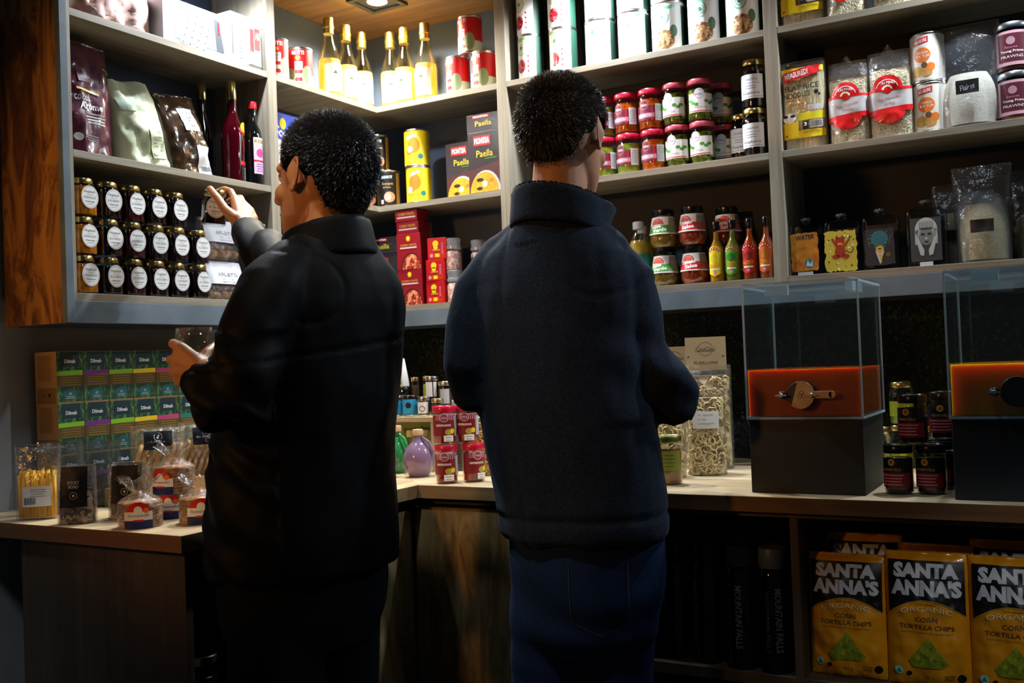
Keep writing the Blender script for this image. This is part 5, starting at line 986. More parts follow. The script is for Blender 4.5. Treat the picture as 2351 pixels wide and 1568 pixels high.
def rusks(lb, x, y, rz):
    t = thing('rusk_bag', lb, 'bag', (x, y, zc + .0405), rz, 'clear bags of rusk slices')
    for row in range(2):
        for i in range(7):
            px_ = -.042 + i * .014; MB().lathe([(.024, -.0045), (.0265, -.003), (.0265, .003), (.024, .0045)], bk, 18, ax='x').build('rusk', t, smooth=True, auto=True).matrix_local = Matrix.Translation((px_, 0 + row * .002, .029 + row * .035)) @ Matrix.Rotation(rad(18), 4, 'Y')
    B = Bag(.116, .13, .072, .12, 3, True, .007, y * 9, side=.3); B.mesh(film2, 20, 20).build('film', t, smooth=True)
    a = Art(.007); a.rect(-.03, .078, .03, .118, M('label_matt_black'), 1).ring(0, .106, .008, .0088, lgrey, 2).disc(0, .106, .004, lgrey, 2).ring(.004, .088, .006, .0068, lgrey, 2, 0, 360, .7).text('RUSKS', -.004, .096, .036, .004, lgrey, 2); a.build('label', t, lambda u, v, e: B.map()(u, v, e + .002)); return t
rusks('clear bag of rusk slices with black label, left one on the tray', .03, -.885, rad(50)); rusks('clear bag of rusk slices with black label, right one behind the man\'s elbow', .035, -.755, rad(56))
# ------------------------------------------------------------------ under the worktop
cf = [(.0, 0)]
def chips(lb, x, y, h, rz, s):
    t = thing('chip_bag', lb, 'bag', (x, y, ZS), rz, 'yellow and black tortilla chip bags', (rad(-3), 0)); w_ = .148
    B = Bag(w_, h, .07, .05, 2.6, False, .006, s, side=.03); ym = spots('chip_bag_yellow', [(.3, '#c07c08'), (.6, '#dc930c'), (.8, '#e8a214')], 10, 'noise', .35, .3, .4, dist=.004); B.mesh(ym, 36, 48).build('body', t, smooth=True)
    k = h / .24; a = Art(.006); bw = .066; a.rect(-bw, .165 * k, bw, .226 * k, black, 1); P = 14
    for i in range(P):
        u0 = -bw + 2 * bw * i / P; u1 = -bw + 2 * bw * (i + 1) / P; f = lambda u: (.132 + .026 * (1 - (u / bw) ** 2)) * k; a.poly([(u0, f(u0)), (u1, f(u1)), (u1, .166 * k), (u0, .166 * k)], black, 1)
        a.poly([(u0, f(u0) - .001), (u1, f(u1) - .001), (u1, f(u1) + .0002), (u0, f(u0) + .0002)], goldp, 2)
    lg = M('lettering_grey', '#c8ccd2', .5); a.text('SANTA', 0, .209 * k, .112, .026 * k, lg, 4, 0, .06).text('ANNA\'S', 0, .179 * k, .122, .029 * k, lg, 4, 0, .06)
    a.text('ORGANIC', 0, .137 * k, .09, .009, M('lettering_pale', '#d8d0a8', .5), 2, 0, .0, .006).text('CORN', 0, .1245 * k, .038, .0085, brown, 2, 0, .01).text('TORTILLA CHIPS', 0, .111 * k, .094, .0085, brown, 2, 0, .01).text('SEASONED WITH PURE DESERT SALT', 0, .101 * k, .09, .003, brown, 2).text('CERTIFIED', 0, .151 * k, .034, .003, brown, 2)
    ch = spots('corn_chip_print', [(.3, '#5c6a10'), (.6, '#8a941c'), (.85, '#b0ac38')], 120, 'noise', .5, 0, .05); a.poly([(-.034, .05 * k), (.034, .046 * k), (.024, .038 * k), (-.028, .038 * k)], ch, 2)
    for i in range(8):
        t0 = i / 8; t1 = (i + 1) / 8; a.poly([(-.034 + .036 * t0, (.05 + .043 * t0) * k), (.034 - .030 * t0, (.046 + .045 * t0) * k), (.034 - .030 * t1, (.046 + .045 * t1) * k), (-.034 + .036 * t1, (.05 + .043 * t1) * k)], ch, 2)
    a.disc(-.052, .03 * k, .0075, M('badge_mint', '#9ad0bc'), 2).poly([(-.057, .026 * k), (-.047, .026 * k), (-.052, .035 * k)], teal, 3).disc(-.034, .026 * k, .0045, black, 2).text('350 g', 0, .02 * k, .018, .006, brown, 2).text('GLUTEN', .036, .026 * k, .018, .0045, brown, 2, 0, .02).text('FREE', .036, .02 * k, .016, .0045, brown, 2, 0, .02).disc(.055, .023 * k, .0075, black, 2)
    a.build('print', t, B.map()); return t
cb = chips('tortilla chip bag, front row left, top corner slumped, beside the cabinet divider', 1.415, -.425, .236, .02, 1)
cb2 = chips('tortilla chip bag, front row middle, fully visible lettering', 1.56, -.428, .248, .03, 4); again(cb2, 'tortilla chip bag, front row right, cut by the picture edge', (1.705, -.43, ZS), .02)
chips('tortilla chip bag standing behind the left front bag', 1.43, -.34, .262, .05, 7); again(cb2, 'tortilla chip bag standing behind the middle front bag', (1.575, -.345, ZS + .0), .0); chips('tortilla chip bag standing behind the right front bag', 1.70, -.345, .262, -.02, 11)
wat = thin('water_bottle', '#aab6ba', 1.3, .05); wcap = M('cap_blue_grey', '#46535f', .45)
def water(lb, x, y, rz, cap=True):
    r, h = .0325, .245
    t = thing('water_bottle', lb, 'bottle', (x, y, ZS), rz, 'clear water bottles'); MB().lathe([(.022, .004), (.03, 0), (.0325, .006), (.0325, .012), (.0318, .02), (.0325, .03), (.0325, .185), (.029, .2), (.0245, .207), (.0245, .212)], wat, 26).build('body', t, smooth=True, auto=True)
    MB().lathe([(.0275, .205), (.028, .206), (.028, .24), (.026, .244)], wcap if cap else M('cap_black_clear', '#08090a', .2), 24).build('cap', t, smooth=True, auto=True)
    Art(.006).text('MOUNTAIN FALLS', .0, .105, .125, .014, M('frosted_print', '#5a6268', .6), 1, -90, .02).text('MOUNTAIN FALLS', -.022, .1, .115, .008, M('frosted_print_dim', '#33383c', .6), 1, -90).build('lettering', t, wrap(.0327)); return t
WP = [(.984, -.425, 'first water bottle from the left, beside the man\'s jeans', .2), (1.056, -.41, 'second water bottle from the left', .5), (1.133, -.425, 'third water bottle from the left', -.6), (1.208, -.437, 'fourth water bottle, blue-grey cap and readable lettering', .1), (1.2765, -.440, 'fifth water bottle, blue-grey cap, next to the divider', .5), (1.18, -.31, 'water bottle in the back row behind the fourth', .3), (1.25, -.32, 'water bottle in the back row behind the fifth', .8)]
wa = water(WP[3][2], WP[3][0], WP[3][1], WP[3][3]); wb = water(WP[1][2], WP[1][0], WP[1][1], WP[1][3], False)
for k in (4, 5, 6): again(wa, WP[k][2], (WP[k][0], WP[k][1], ZS), WP[k][3])
for k in (0, 2): again(wb, WP[k][2], (WP[k][0], WP[k][1], ZS), WP[k][3])
dkj = jar('glass jar in the dark left cabinet, glinting, nearer one', .36, -1.09, .4565, .04, .2, 0, M('dark_content2', '#1a1512', .3), steel, None, 'jars in the dark left cabinet', .014, .9); again(dkj, 'glass jar in the dark left cabinet, further one', (.36, -.99, .4565))
# ------------------------------------------------------------------ the two men
def bake(mb, vox, smooth_it, name, mats, fac=.6):
    """join overlapping closed solids into one continuous skin"""
    o = mb.build(name); r = o.modifiers.new('r', 'REMESH'); r.mode = 'VOXEL'; r.voxel_size = vox; r.use_smooth_shade = True
    s_ = o.modifiers.new('s', 'SMOOTH'); s_.factor = fac; s_.iterations = smooth_it
    dg = bpy.context.evaluated_depsgraph_get(); me = bpy.data.meshes.new_from_object(o.evaluated_get(dg)); me.name = name
    old = o.data; bpy.data.objects.remove(o); bpy.data.meshes.remove(old); me.materials.clear()
    for m in mats: me.materials.append(m)
    me.polygons.foreach_set('material_index', [0] * len(me.polygons)); me.polygons.foreach_set('use_smooth', [True] * len(me.polygons))
    return me
PLACE = {}     # size and standing place of each man
def rel(me, root):
    me.transform(Matrix.Translation(-Vector(root.location)) @ PLACE.get(root.name, Matrix.Identity(4))); return me
def put(me, name, root, label=None):
    o = bpy.data.objects.new(name, rel(me, root)); COL.objects.link(o); o.parent = root
    if label: o['label'] = label
    return o
def creases(me, fn):
    import numpy as np
    me.update(); n = len(me.vertices); no = [v.normal.copy() for v in me.vertices]
    for v, nn_ in zip(me.vertices, no): v.co += nn_ * fn(v.co)
    me.update()
def head_frame(o, yaw, pitch=0, roll=0, s=1.0):
    return Matrix.Translation(o) @ Matrix.Rotation(yaw - pi / 2, 4, 'Z') @ Matrix.Rotation(pitch, 4, 'X') @ Matrix.Rotation(roll, 4, 'Y') @ Matrix.Scale(s, 4)
sk = None
def head_solids(mb, H):
    """local: face looks along +y, origin between the ears"""
    q = MB()
    L = [(-.119, .014, .074, .048), (-.113, .026, .084, .03), (-.102, .036, .088, .012), (-.088, .046, .087, -.01), (-.07, .055, .087, -.034), (-.05, .0605, .089, -.06), (-.03, .065, .089, -.08), (-.01, .068, .086, -.094), (.01, .070, .088, -.103), (.03, .0725, .091, -.108), (.05, .0745, .089, -.1085), (.07, .0735, .083, -.104), (.088, .067, .071, -.093), (.103, .053, .052, -.075), (.114, .034, .028, -.052), (.12, .012, .0, -.022)]
    n = 36; V = []
    for z_, w_, f_, b_ in L:
        cy, ry = (f_ + b_) / 2, (f_ - b_) / 2
        for k in range(n):
            a = 2 * pi * k / n; ca, sa = cos(a), sin(a); e = 1.0; V.append((w_ * math.copysign(abs(ca) ** e, ca), cy + ry * math.copysign(abs(sa) ** e, sa), z_))
    F = [(i * n + k, i * n + (k + 1) % n, (i + 1) * n + (k + 1) % n, (i + 1) * n + k) for i in range(len(L) - 1) for k in range(n)] + [tuple(range(n - 1, -1, -1)), tuple(range((len(L) - 1) * n, len(L) * n))]
    q.add(V, F, sk)
    q.tube([(0, .093, .012), (0, .106, -.012), (0, .116, -.032)], [.008, .0095, .012], sk); q.ball((.012, .1, -.037), (.009, .011, .008), sk, 10, 8); q.ball((-.012, .1, -.037), (.009, .011, .008), sk, 10, 8)
    q.tube([(-.045, .066, .02), (-.02, .087, .022), (.02, .087, .022), (.045, .066, .02)], [.01, .011, .011, .01], sk); q.ball((.036, .058, -.028), (.024, .023, .024), sk); q.ball((-.036, .058, -.028), (.024, .023, .024), sk)
    q.ball((0, .091, -.062), (.023, .011, .0065), sk, 14, 8); q.ball((0, .088, -.073), (.02, .011, .0075), sk, 14, 8)
    for s in (-1, 1):   # ears: rim, bowl and lobe
        u_ = Vector((s * .40, -.915, 0)).normalized(); c0 = Vector((s * .0785, -.004, .003)); lean = Vector((0, -.10, 1)).normalized()
        loop = [c0 + u_ * (.0175 * cos(rad(a_))) * (1 if a_ > -40 else .8) + lean * (.0295 * sin(rad(a_))) for a_ in range(165, -125, -18)]
        q.tube(loop, [.0036] * (len(loop) - 3) + [.0045, .0055, .0055], sk, 8); q.ball(c0 + Vector((-s * .002, 0, 0)), (.0042, .0175, .0275), sk, 16, 12, Matrix.Rotation(-s * .40, 3, 'Z')); q.ball((s * .072, .002, .0), (.008, .014, .022), sk, 12, 8)
    V = [H @ Vector(v) for v in q.v]; mb.add(V, q.f, sk)
def hand_tubes(mb, wrist, fore, knuckles, fingers, thumb, r=.0085):
    """knuckles: 4 points; fingers: for each the points after its knuckle; thumb: base..tip"""
    w_ = Vector(wrist); mb.tube([fore, wrist], [.030, .026], sk, 14)
    for k in knuckles: mb.tube([w_, (w_ + Vector(k)) / 2, k], [.020, .0155, .0125], sk, 12)
    for a_, b_ in zip(knuckles, knuckles[1:]): mb.tube([a_, b_], [.0118, .0118], sk, 10)
    for k, f_ in zip(knuckles, fingers): mb.tube([k] + list(f_), [.0105] + [r * 1.02, r * .96, r * .86][:len(f_)], sk, 12)
    mb.tube(thumb, [.016, .0115, .0100, .0088][:len(thumb)], sk, 12)
def shell_hair(H, col, front, nape, seed, spike, n, ear_clear=True, wet=.3):
    """cap of short hair over the skull plus separate strands"""
    rnd = random.Random(seed); mb = MB(); c = Vector((0, -.012, .032)); r0 = (.079, .1, .0905)
    def edge(th):   # lowest height of the hair for a direction angle (0 = face)
        a_ = abs(th)   # 0 front .. pi back
        pts = [(0, front), (.55, front - .002), (.82, .076), (1.0, .052), (1.1, .025), (1.2, .006), (1.3, .034), (1.62, .032), (1.85, .0), (2.2, nape + .012), (pi, nape)]
        for (a0, z0), (a1, z1) in zip(pts, pts[1:]):
            if a0 <= a_ <= a1: return z0 + (z1 - z0) * (a_ - a0) / (a1 - a0)
        return nape
    NU, NV = 120, 64; V = []; F = []; keep = {}
    def skull(th, ph, g):
        d = Vector((sin(th) * sin(ph), cos(th) * sin(ph), cos(ph))); p = Vector((d.x * (r0[0] + g), d.y * (r0[1] + g), d.z * (r0[2] + g) * (1 if d.z > 0 else 1.36)))
        if p.z < -.01:   # follow the neck instead of tucking under the skull
            k = min(1, (-.01 - p.z) / .06); rr = math.hypot(p.x, p.y); want = .066 + g + .02 * (1 - k); p.x *= max(1, want / rr * (1 if d.y < .3 else .9)); p.y *= max(1, want / rr) * (1 - .06 * k)
        return c + p, d
    for i in range(NV + 1):
        ph = .02 + (pi * .9) * i / NV
        for j in range(NU):
            th = 2 * pi * j / NU - pi; p, d = skull(th, ph, .003); ed = edge(th) + .006 * noise.noise(Vector((th * 6, seed, 0)))
            f = max(0, min(1, (p.z - ed + .008) / .022)); f = f * f * (3 - 2 * f); lo_ = -.007 - .016 * max(0, min(1, -p.z / .03)); g_ = lo_ + (.0055 - lo_) * f + (.0022 * noise.noise(Vector((p.x * 90, p.y * 90, p.z * 90))) + .003 * noise.noise(Vector((p.x * 25 + seed, p.y * 25, p.z * 25)))) * f; p, d = skull(th, ph, g_)
            V.append(H @ p)
    zed = [[(skull(2 * pi * j / NU - pi, .02 + pi * .9 * i / NV, .0)[0].z - edge(2 * pi * j / NU - pi)) for j in range(NU)] for i in range(NV + 1)]
    for i in range(NV):
        for j in range(NU):
            k = (j + 1) % NU
            if max(zed[i][j], zed[i + 1][j], zed[i][k], zed[i + 1][k]) > -.035: F.append((i * NU + j, (i + 1) * NU + j, (i + 1) * NU + k, i * NU + k))
    F.append(tuple(range(NU))); mb.add(V, F, M('hair_roots', '#0c0b0b', .9, spec=.1))
    R3 = H.to_3x3().normalized()
    for _ in range(n):
        th = rnd.uniform(-pi, pi); ph = math.acos(rnd.uniform(-.93, 1)); p, d = skull(th, ph, .004)
        up = p.z - edge(th)
        if up < .002: continue
        f = min(1, up / .03); L_ = rnd.uniform(.5, 1) * spike * (.25 + .75 * f); comb = Vector((rnd.uniform(-.3, .3), .55 + rnd.uniform(-.25, .25), -.25 + rnd.uniform(-.4, .4) if p.z < .08 else .0)); dr = (d * (1.05 if p.z > .07 else .55) + comb * .8).normalized()
        sd = dr.cross(Vector((rnd.uniform(-1, 1), rnd.uniform(-1, 1), rnd.uniform(-1, 1)))).normalized() * .0003; m_ = p + dr * L_ * .55 + d * .0008; e = p + dr * L_ + Vector((0, 0, -.0008))
        pts = [H @ (p - sd), H @ (p + sd), H @ (m_ + sd * .8), H @ (m_ - sd * .8), H @ e]
        mb.add(pts, [(0, 1, 2, 3), (3, 2, 4)], col)
    return mb
def eyes(H, root):
    wh = M('eye_white', '#d8d4cc', .2, coat=1); ir = M('eye_iris', '#2a1a10', .1, coat=1)
    for s in (-1, 1):
        b = MB(); q = MB(); q.ball((s * .029, .071, .004), (.0125, .0125, .0115), wh, 16, 12); b.add([H @ Vector(v) for v in q.v], q.f, wh); q = MB(); q.ball((s * .029, .0805, .004), (.0055, .0035, .0055), ir, 12, 8); b.add([H @ Vector(v) for v in q.v], q.f, ir)
        q = MB(); q.ball((s * .029, .0705, .0085), (.0142, .0138, .0085), sk, 16, 10); b.add([H @ Vector(v) for v in q.v], q.f, sk)
        o = b.build('eye', smooth=True); rel(o.data, root); o.parent = root
def legs(hip, foot, aim, jm, rt, rk, ra):
    """trouser solids: hip ring down to the ankles; aim = toe direction"""
    for h_, k_, f_ in zip(*hip): pass
def shoe(mb, at_, aim, m, ms):
    a = Vector((cos(aim), sin(aim), 0)); p = Vector(at_)
    q = MB(); q.ball((.02, 0, .045), (.145, .048, .045), m, 20, 12); q.ball((-.07, 0, .07), (.055, .042, .055), m, 16, 10); q.box(-.115, .155, -.043, .043, 0, .022, ms)
    R3 = Matrix.Rotation(aim, 3, 'Z'); mb.add([p + R3 @ Vector(v) for v in q.v], q.f, m)
skin = M('skin_right_man', '#b8876c', .5, spec=.35, sss=.25); N_, L_n = nd(skin); b_ = N_['Principled BSDF']; n_ = N_.new('ShaderNodeTexNoise'); n_.inputs['Scale'].default_value = 260; bump(N_, L_n, n_.outputs['Fac'], b_, .15, .0006)
skin2 = M('skin_left_man', '#b27c55', .45, spec=.4, sss=.25); N_, L_n = nd(skin2); b_ = N_['Principled BSDF']; n_ = N_.new('ShaderNodeTexNoise'); n_.inputs['Scale'].default_value = 220; bump(N_, L_n, n_.outputs['Fac'], b_, .2, .0008)
def cloth(name, c1, c2, scale, rough, sheen, bm, coat=0):
    m = spots(name, [(.35, c1), (.65, c2)], scale, 'noise', rough, coat, bm, dist=.001); b = m.node_tree.nodes['Principled BSDF']; b.inputs['Sheen Weight'].default_value = sheen; b.inputs['Sheen Roughness'].default_value = .4; b.inputs['Specular IOR Level'].default_value = .12; b.inputs['Sheen Tint'].default_value = (.35, .45, .65, 1); return m
fleece = cloth('navy_fleece', '#141b26', '#202938', 260, .95, .12, .9); lining = cloth('black_fleece_lining', '#0c0d0f', '#1a1c1f', 120, 1, .08, 1.0); shell = cloth('black_softshell', '#050608', '#090a0e', 300, .6, .0, .25)
denim = cloth('blue_denim', '#0f1d38', '#182c52', 420, .8, .03, .5); trouser = cloth('dark_trousers', '#0f1216', '#15191f', 300, .85, .0, .3); leather = M('dark_shoe_leather', '#0c0b0a', .4); solem = M('shoe_sole', '#1c1a18', .7)
hairm = M('dark_brown_hair', '#443e36', .38, spec=.8); hairg = M('black_grey_hair', '#3c3d43', .34, spec=1)

def fold_noise(co, sx, sy, sz, seed=0): return noise.noise(Vector((co.x * sx + seed, co.y * sy, co.z * sz)))
# --- right man: navy fleece, jeans, looks towards the right shelves
sk = skin
mr = thing('person', 'man in navy fleece jacket and blue jeans standing at the middle, back to camera', 'person', (.965, -.69, 0))
HR = head_frame((.972, -.683, 1.610), rad(87), rad(-3), rad(1), .985)
mb = MB(); head_solids(mb, HR)
mb.tube([(.971, -.698, 1.60), (.968, -.702, 1.54), (.963, -.703, 1.46), (.960, -.70, 1.40)], [.050, .052, .058, .072], sk, 20)
body_r = [(.976, -.671, .80, .145, .10, .12), (.968, -.677, .95, .15, .1, .12), (.955, -.688, 1.08, .15, .10, .12), (.94, -.70, 1.25, .14, .095, .12), (.945, -.70, 1.34, .12, .08, .12), (.957, -.70, 1.42, .09, .07, .12)]
mb.rings(body_r, sk)
mb.tube([(.83, -.725, 1.355), (.787, -.775, 1.16), (.80, -.60, 1.13), (.83, -.50, 1.16)], [.04, .035, .032, .03], sk); mb.tube([(1.05, -.668, 1.36), (1.08, -.652, 1.28), (1.09, -.648, 1.20), (1.135, -.628, 1.115), (1.04, -.50, 1.15), (.99, -.45, 1.18)], [.036, .036, .034, .034, .032, .028], sk)
hand_tubes(mb, (.99, -.45, 1.18), (1.02, -.475, 1.165), [(.962, -.395, 1.212), (.955, -.392, 1.192), (.952, -.394, 1.172), (.954, -.398, 1.154)], [[(.935, -.372, 1.214), (.912, -.378, 1.206), (.905, -.392, 1.198)], [(.925, -.37, 1.190), (.902, -.378, 1.184), (.896, -.394, 1.178)], [(.924, -.374, 1.168), (.904, -.382, 1.163), (.90, -.396, 1.158)], [(.93, -.384, 1.148), (.915, -.392, 1.144)]], [(.985, -.44, 1.195), (.972, -.425, 1.226), (.95, -.412, 1.243), (.93, -.405, 1.248)])
hand_tubes(mb, (.835, -.485, 1.165), (.82, -.525, 1.15), [(.86, -.42, 1.196), (.865, -.412, 1.177), (.868, -.412, 1.158), (.866, -.418, 1.14)], [[(.875, -.392, 1.2), (.895, -.385, 1.195), (.905, -.395, 1.188)], [(.882, -.385, 1.178), (.902, -.38, 1.172), (.91, -.392, 1.166)], [(.884, -.388, 1.156), (.9, -.384, 1.15), (.908, -.396, 1.145)], [(.878, -.396, 1.136), (.892, -.394, 1.132)]], [(.838, -.475, 1.185), (.858, -.455, 1.212), (.876, -.432, 1.226), (.892, -.42, 1.23)])
LG = [((.905, -.68, .80), (.905, -.70, .47), (.90, -.72, .09)), ((1.035, -.655, .80), (1.03, -.66, .47), (1.035, -.675, .09))]
for h_, k_, f_ in LG: mb.tube([h_, k_, f_], [.075, .055, .04], sk, 16)
me = bake(mb, .0036, 5, 'body', [skin]); put(me, 'body', mr); eyes(HR, mr)
hb = shell_hair(HR, hairm, .086, -.070, 3, .014, 30000); ho = hb.build('hair', smooth=True); rel(ho.data, mr); ho.parent = mr
# fleece jacket
mb = MB(); T7 = .12
J = [(.976, -.671, .835, .150, .130, T7), (.9765, -.671, .845, .163, .140, T7), (.976, -.671, .87, .168, .140, T7), (.972, -.674, .93, .171, .138, T7), (.962, -.682, 1.01, .174, .136, T7), (.952, -.690, 1.09, .173, .134, T7), (.944, -.697, 1.17, .172, .132, T7), (.940, -.700, 1.25, .174, .130, T7), (.941, -.702, 1.31, .176, .122, T7), (.944, -.702, 1.35, .168, .112, T7), (.948, -.702, 1.385, .148, .100, T7), (.953, -.702, 1.415, .118, .088, T7), (.957, -.702, 1.445, .088, .080, T7), (.960, -.704, 1.465, .075, .075, T7)]
mb.rings(J, fleece, 44)
def J_arm(P, R_): mb.tube(P, R_, fleece, 22)
J_arm([(.842, -.722, 1.372), (.806, -.744, 1.318), (.798, -.760, 1.25), (.792, -.772, 1.17), (.795, -.768, 1.135), (.80, -.70, 1.13), (.80, -.61, 1.135), (.815, -.545, 1.15)], [.052, .058, .058, .054, .052, .048, .045, .040])
J_arm([(1.04, -.672, 1.375), (1.078, -.655, 1.325), (1.087, -.65, 1.255), (1.098, -.645, 1.185), (1.135, -.635, 1.13), (1.150, -.622, 1.10), (1.115, -.565, 1.115), (1.06, -.51, 1.145), (1.035, -.487, 1.158)], [.050, .058, .056, .054, .056, .054, .050, .046, .042])
mb.tube([(.84, -.715, 1.385), (.90, -.706, 1.425), (.955, -.70, 1.44), (1.0, -.69, 1.425), (1.045, -.672, 1.385)], [.048, .048, .045, .048, .048], fleece, 18)
me = bake(mb, .0062, 7, 'fleece_jacket', [fleece])
def wr(co):
    d = 0
    side = (co.x - .955)
    d += .0045 * fold_noise(co, 14, 14, 5, 2) + .0022 * fold_noise(co, 34, 34, 12, 5)
    if side > .10 and co.z > 1.06: d += .003 * sin((co.z * 62 + co.x * 26) + 2.4 * fold_noise(co, 8, 8, 8)) * min(1, (1.33 - co.z) * 7 if co.z < 1.33 else 0) * min(1, (side - .10) * 22)
    if co.z < 1.0: d += .0035 * sin(co.x * 42 + co.z * 14 + 3 * fold_noise(co, 5, 5, 3)) * (1.0 - co.z) * 6
    # back panel seams
    d -= .0022 * math.exp(-((side + .055 + (co.z - 1.2) * .06) / .006) ** 2) * (1 if co.y < -.72 else 0)
    d -= .0022 * math.exp(-((math.hypot(side - .118, (co.z - 1.38) * .9)- .075) / .005) ** 2) * (1 if side > .05 and co.z > 1.25 else 0)
    d -= .004 * math.exp(-((co.z - .885) / .006) ** 2)
    return d
creases(me, wr); put(me, 'fleece_jacket', mr)
def onto(root, objname, cx, cz, face, y0):
    ob = [c_ for c_ in root.children if c_.name.startswith(objname)][0]; d = Vector((cos(face), sin(face), 0)); rt = Vector((-d.y, d.x, 0)) * -1
    def mp(u, v, e):
        o_ = Vector((cx, y0, cz)) + rt * u + Vector((0, 0, v)) - Vector(root.location) - d * .5
        hit, loc, nor, _ = ob.ray_cast(o_, d)
        return tuple(loc + nor * (.0015 + e)) if hit else tuple(o_ + d * .38)
    return mp
bpy.context.view_layer.update()
# stand-up collar, open at the throat
def collar(root, name, ctr, z0, z1, r0, r1, face, gap, m_out, m_in, thick, flare, drop, th=0, ry=1.0, tipout=.0, tilt=(0, 0)):
    b = MB(); n = 44; rows = [(0, 0), (.3, .1), (.7, .6), (1, 1)]; V = []; F = []; W_ = n + 1
    for inner in (0, 1):
        for t_, fl in rows:
            for i in range(W_):
                a_ = face + gap + (2 * pi - 2 * gap) * i / n; back = (1 - cos(a_ - face)) / 2   # 1 at the back
                e_ = max(0, 1 - min(i, n - i) / 6.0)
                rr = r0 + (r1 - r0) * t_ - (thick if inner else 0) + flare * fl * (1 - back) + tipout * e_ * t_ ** 1.5
                zz = z0 + (z1 - z0) * t_ - drop * (1 - back) + .0025 * noise.noise(Vector((i * .5, t_ * 2, 1)))
                x, y = ctr[0] + rr * cos(a_), ctr[1] + rr * sin(a_) * ry; V.append((x + tilt[0] * t_, y + tilt[1] * t_, zz + (.0 if not inner else (.0015 if t_ == 1 else 0))))
    K = len(rows) * W_
    for r_ in range(len(rows) - 1):
        for i in range(n): a_ = r_ * W_ + i; F.append((a_, a_ + 1, a_ + 1 + W_, a_ + W_))
    k1 = len(F); b.add(V, F, m_out); F2 = []
    for r_ in range(len(rows) - 1):
        for i in range(n): a_ = K + r_ * W_ + i; F2.append((a_, a_ + W_, a_ + 1 + W_, a_ + 1))
    T_ = (len(rows) - 1) * W_
    for i in range(n): F2.append((T_ + i, T_ + i + 1, K + T_ + i + 1, K + T_ + i)); F2.append((i, K + i, K + i + 1, i + 1))
    for r_ in range(len(rows) - 1):
        for i in (0, n): a_ = r_ * W_ + i; F2.append((a_, a_ + W_, K + a_ + W_, K + a_))
    mi = b.mi(m_in)
    for f_ in F2: b.f.append(f_); b.m.append(mi)
    o = b.build(name, smooth=True); s_ = o.modifiers.new('s', 'SUBSURF'); s_.levels = s_.render_levels = 1; rel(o.data, root); o.parent = root; return o
collar(mr, 'collar', (.961, -.700), 1.445, 1.518, .097, .086, rad(72), rad(26), fleece, lining, .009, .012, .045, tipout=.028, tilt=(.0, -.004))
# fuzzy edge of the collar
b = MB(); rnd = random.Random(4)
for k in range(1400):
    a_ = rad(72) + rad(28) + (2 * pi - rad(56)) * rnd.random(); back = (1 - cos(a_ - rad(72))) / 2; rr = .084 + .012 * (1 - back) + rnd.uniform(-.007, .001); p = Vector((.961 + rr * cos(a_), -.704 + rr * sin(a_), 1.5165 - .045 * (1 - back)))
    d = Vector((cos(a_) * rnd.uniform(-.5, .8), sin(a_) * rnd.uniform(-.5, .8), 1)).normalized() * rnd.uniform(.002, .005); s_ = Vector((-sin(a_), cos(a_), 0)) * .0009; b.add([p - s_, p + s_, p + d], [(0, 1, 2)], lining)
o = b.build('collar_pile', smooth=False); rel(o.data, mr); o.parent = mr; o['kind'] = 'stuff'
Art(.05).text('SUMMIT', 0, 0, .05, .009, lining, 1, 0, .03).build('embroidery', mr, lambda u, v, e: onto(mr, 'fleece_jacket', .926, 1.403, rad(97), -.69)(u, v, e))
# jeans
mb = MB(); mb.rings([(.976, -.668, .89, .145, .115, T7), (.977, -.668, .85, .153, .122, T7), (.975, -.668, .78, .156, .126, T7), (.971, -.669, .71, .152, .122, T7), (.968, -.670, .655, .146, .112, T7), (.966, -.672, .62, .11, .09, T7)], denim, 36)
mb.tube([(.905, -.682, .77), (.902, -.69, .62), (.898, -.70, .47), (.894, -.715, .25), (.89, -.725, .055)], [.084, .079, .070, .060, .060], denim, 22); mb.tube([(1.036, -.66, .77), (1.024, -.662, .62), (1.018, -.662, .47), (1.022, -.67, .25), (1.028, -.68, .055)], [.084, .077, .070, .060, .060], denim, 22)
me = bake(mb, .0075, 6, 'jeans', [denim]); creases(me, lambda co: .004 * fold_noise(co, 12, 12, 9, 7) + .0035 * sin(co.z * 46 + co.x * 22 + 3 * fold_noise(co, 6, 6, 6)) * max(0, 1 - abs(co.z - .70) / .12) + .004 * sin(co.z * 60 + 4 * fold_noise(co, 6, 6, 4)) * max(0, 1 - abs(co.z - .45) / .15)); put(me, 'jeans', mr)
a = Art(.01); st = M('seam_thread', '#3a3a44', .8); pk = [(-.05, .02), (-.05, -.09), (0, -.115), (.05, -.09), (.05, .02)]
for (x0, y0), (x1, y1) in zip(pk, pk[1:]):
    L_ = math.hypot(x1 - x0, y1 - y0); nx, ny = -(y1 - y0) / L_ * .0007, (x1 - x0) / L_ * .0007; a.poly([(x0 - nx, y0 - ny), (x1 - nx, y1 - ny), (x1 + nx, y1 + ny), (x0 + nx, y0 + ny)], st, 1)
bpy.context.view_layer.update()
a.build('back_pocket_stitching', mr, onto(mr, 'jeans', 1.035, .79, rad(97), -.668)); 
mb = MB(); shoe(mb, (.885, -.70, 0), rad(98), leather, solem); rel(mb.build('shoe', mr, smooth=True).data, mr); mb = MB(); shoe(mb, (1.03, -.655, 0), rad(80), leather, solem); rel(mb.build('shoe', mr, smooth=True).data, mr)

